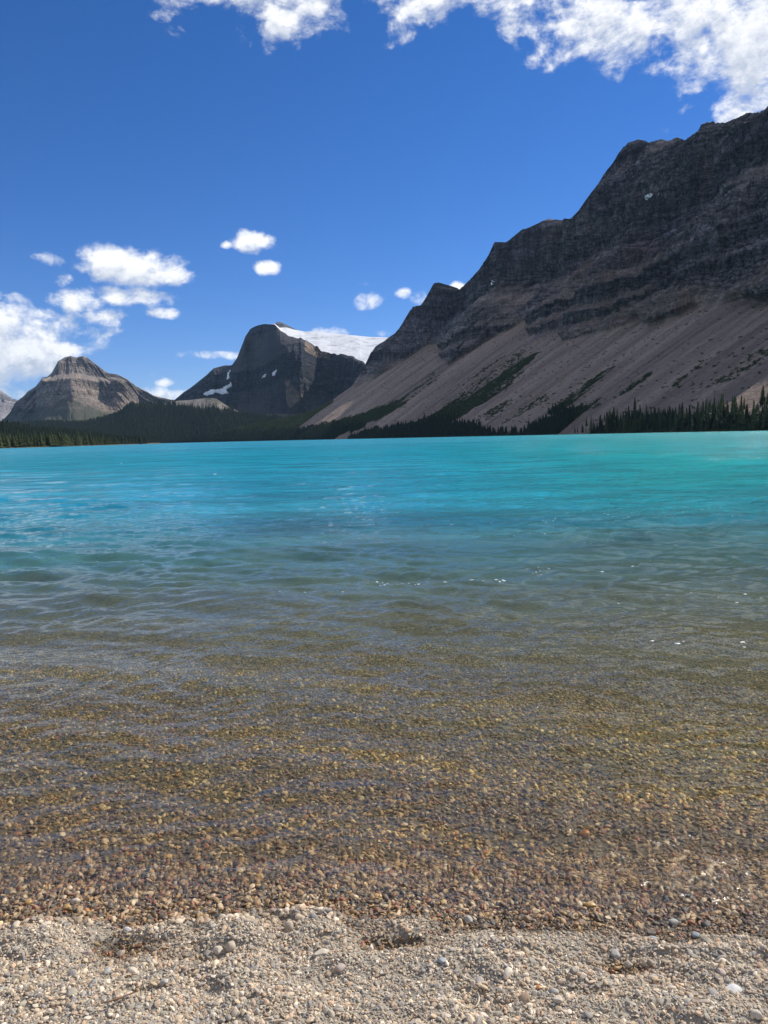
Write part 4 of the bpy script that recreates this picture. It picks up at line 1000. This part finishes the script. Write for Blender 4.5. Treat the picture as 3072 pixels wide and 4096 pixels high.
tq = t.ramp(depth, [(0, (.225, .220, .150)), (.14, (.200, .240, .180)), (.27, (.110, .245, .220)), (.42, (.036, .240, .280)), (.75, (.010, .250, .345))])
tq = t.mix(t.rng(t.noise(t.scale(pos, (.4, 1, 0)), .02, 4, .6), .35, .65, 0, .25), tq, (.010, .30, .355))
tq = t.mix(t.m('MULTIPLY', t.rng(t.m('DIVIDE', sp.outputs[0], t.m('MAXIMUM', sp.outputs[1], 1.0)), 0.0, .35), t.rng(depth, .4, .8, 0, .75)), tq, (.010, .32, .30))
rip = t.noise(t.scale(pos, (.35, 1, 0)), .40, 13, .74, .4)      # light and dark of wind ripples, put into the water colour
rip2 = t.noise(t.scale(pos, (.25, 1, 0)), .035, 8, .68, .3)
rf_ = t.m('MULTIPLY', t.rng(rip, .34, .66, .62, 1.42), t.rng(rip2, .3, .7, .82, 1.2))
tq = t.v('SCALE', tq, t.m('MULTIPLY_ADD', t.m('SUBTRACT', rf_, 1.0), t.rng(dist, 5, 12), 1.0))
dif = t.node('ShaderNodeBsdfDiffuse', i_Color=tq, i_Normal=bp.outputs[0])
rt = t.ramp(depth, [(0, (1, 1, 1)), (.015, (1, .97, .86)), (.06, (.96, .95, .74)), (.3, (.70, .74, .62)), (1, (.4, .6, .55))])
ref = t.node('ShaderNodeBsdfRefraction', i_Color=rt, i_Roughness=0.0, i_IOR=1.333, i_Normal=bp.outputs[0])
clear = t.node('ShaderNodeBsdfTransparent', i_Color=rt)      # calm share of the surface: sunlight reaches the bed straight
thru = t.node('ShaderNodeMixShader', i_0=.80, i_1=ref.outputs[0], i_2=clear.outputs[0])
under = t.node('ShaderNodeMixShader', i_0=turb, i_1=thru.outputs[0], i_2=dif.outputs[0])
ms = t.node('ShaderNodeMixShader', i_0=t.m('MULTIPLY', fr.outputs[0], .88), i_1=under.outputs[0], i_2=glo.outputs[0])
t.l.new(ms.outputs[0], out.inputs[0])
dep = np.clip(-ground_z(WX, WY) / 2.6 + (.05 * fbm(WX / 3.0, WY / 3.0, oct=3, seed=95) + .10 * fbm(WX / 11.0, WY / 9.0, oct=3, seed=96)) * sstep(WY, 4, 12), 0, 1)
water = mesh('water', np.stack([WX, WY, WZ], -1), grid_faces(*WX.shape), WATER, attrs=dict(depth=dep, spk=SPK))
tag(water, 'turquoise lake turning clear and brown over the stony shallows', kind='structure')
MNEE = False
if MNEE:
    water.cycles.is_caustics_caster = True
    sl.cycles.is_caustics_light = True
    for o in S.objects:
        if o.name.startswith(('gravel', 'ground')): o.cycles.is_caustics_receiver = True
S.cycles.caustics_refractive = True; S.cycles.caustics_reflective = False
S.cycles.max_bounces = 8; S.cycles.transmission_bounces = 6; S.cycles.transparent_max_bounces = 6
S.cycles.sample_clamp_indirect = 6
S.cycles.use_denoising = True

# ---- foam flecks adrift on the water
fpts = []
rf = np.random.default_rng(44)
def flecks(p, q, n, jit, sz):
    for k in range(n):
        f = rf.random(); fpts.append((p[0] + (q[0] - p[0]) * f + rf.normal(0, 14), p[1] + (q[1] - p[1]) * f + rf.normal(0, jit), sz * rf.choice([.4, .6, .8, 1, 1.6])))
flecks((1380, 2348), (2120, 2318), 46, 5, 11); flecks((2080, 2300), (2700, 2262), 40, 7, 9); flecks((2150, 2080), (2900, 2030), 50, 10, 6); flecks((1700, 2110), (2300, 2070), 26, 9, 6)
flecks((2600, 2560), (2990, 2580), 9, 8, 17); flecks((1000, 2390), (1500, 2370), 7, 6, 9); flecks((2000, 2140), (2500, 2180), 24, 12, 6); flecks((2450, 2400), (3050, 2420), 22, 30, 9)
fpts += [(487, 1853, 10), (860, 1896, 14), (1345, 1835, 8), (2510, 1845, 8), (1555, 1858, 9)]
FP = np.array([on_water(a, b_) for a, b_, _ in fpts]); dd = np.hypot(FP[:, 0], FP[:, 1]); fs = np.array([c for _, _, c in fpts]) / F * dd / 2 * .45
fz = water_z(FP[:, 0], FP[:, 1], 1.2 * FP[:, 1] / 900, np.interp(FP[:, 1], wy_, np.gradient(wy_)))
mf, t, out = material('foam_bubbles'); b = t.node('ShaderNodeBsdfPrincipled', i_Base_Color=(.75, .77, .76), i_Roughness=.6); t.l.new(b.outputs[0], out.inputs[0])
fcol = bpy.data.collections.new('foam_shapes')
for i in range(3):
    r_ = np.random.default_rng(i); a = np.linspace(0, 6.283, 13)[:-1]; rr = 1 + .3 * r_.normal(size=12)
    V = [(math.cos(q) * p_, math.sin(q) * p_, 0) for q, p_ in zip(a, rr)] + [(math.cos(q) * p_ * .8, math.sin(q) * p_ * .8, .16) for q, p_ in zip(a, rr)] + [(0, 0, .2)]
    Fq = [(k, (k + 1) % 12, 12 + (k + 1) % 12) for k in range(12)] + [(k, 12 + (k + 1) % 12, 12 + k) for k in range(12)] + [(12 + k, 12 + (k + 1) % 12, 24) for k in range(12)]
    o = mesh('foam_shape', V, Fq, mf); COL.objects.unlink(o); fcol.objects.link(o)
nf = len(FP); rot = np.zeros((nf, 3)); rot[:, 2] = rf.normal(0, .3, nf)
scatter('foam', np.stack([FP[:, 0], FP[:, 1], fz - .001], 1), rot, np.stack([fs * rf.uniform(1, 1.9, nf), fs * rf.uniform(1.2, 2.4, nf), fs], 1), fcol, rf.integers(0, 3, nf), 'small white flecks of foam adrift in lines on the water')

# ---- air
bx = [(x, y, z) for z in (-60, 1700) for x, y in ((-34000, -4000), (34000, -4000), (34000, 20500), (-34000, 20500))]
mh = bpy.data.materials.new('haze_air'); mh.use_nodes = True; t = NT(mh.node_tree); t.n.clear()
out = t.node('ShaderNodeOutputMaterial'); vol = t.node('ShaderNodeVolumePrincipled')
vol.inputs['Color'].default_value = (.42, .68, 1, 1); vol.inputs['Density'].default_value = 1.5e-5; vol.inputs['Anisotropy'].default_value = .1
t.l.new(vol.outputs[0], out.inputs['Volume'])
hz = mesh('haze', bx, [(0, 3, 2, 1), (4, 5, 6, 7), (0, 1, 5, 4), (1, 2, 6, 5), (2, 3, 7, 6), (3, 0, 4, 7)], mh, False)
tag(hz, 'thin blue mountain air over the lake', kind='stuff')
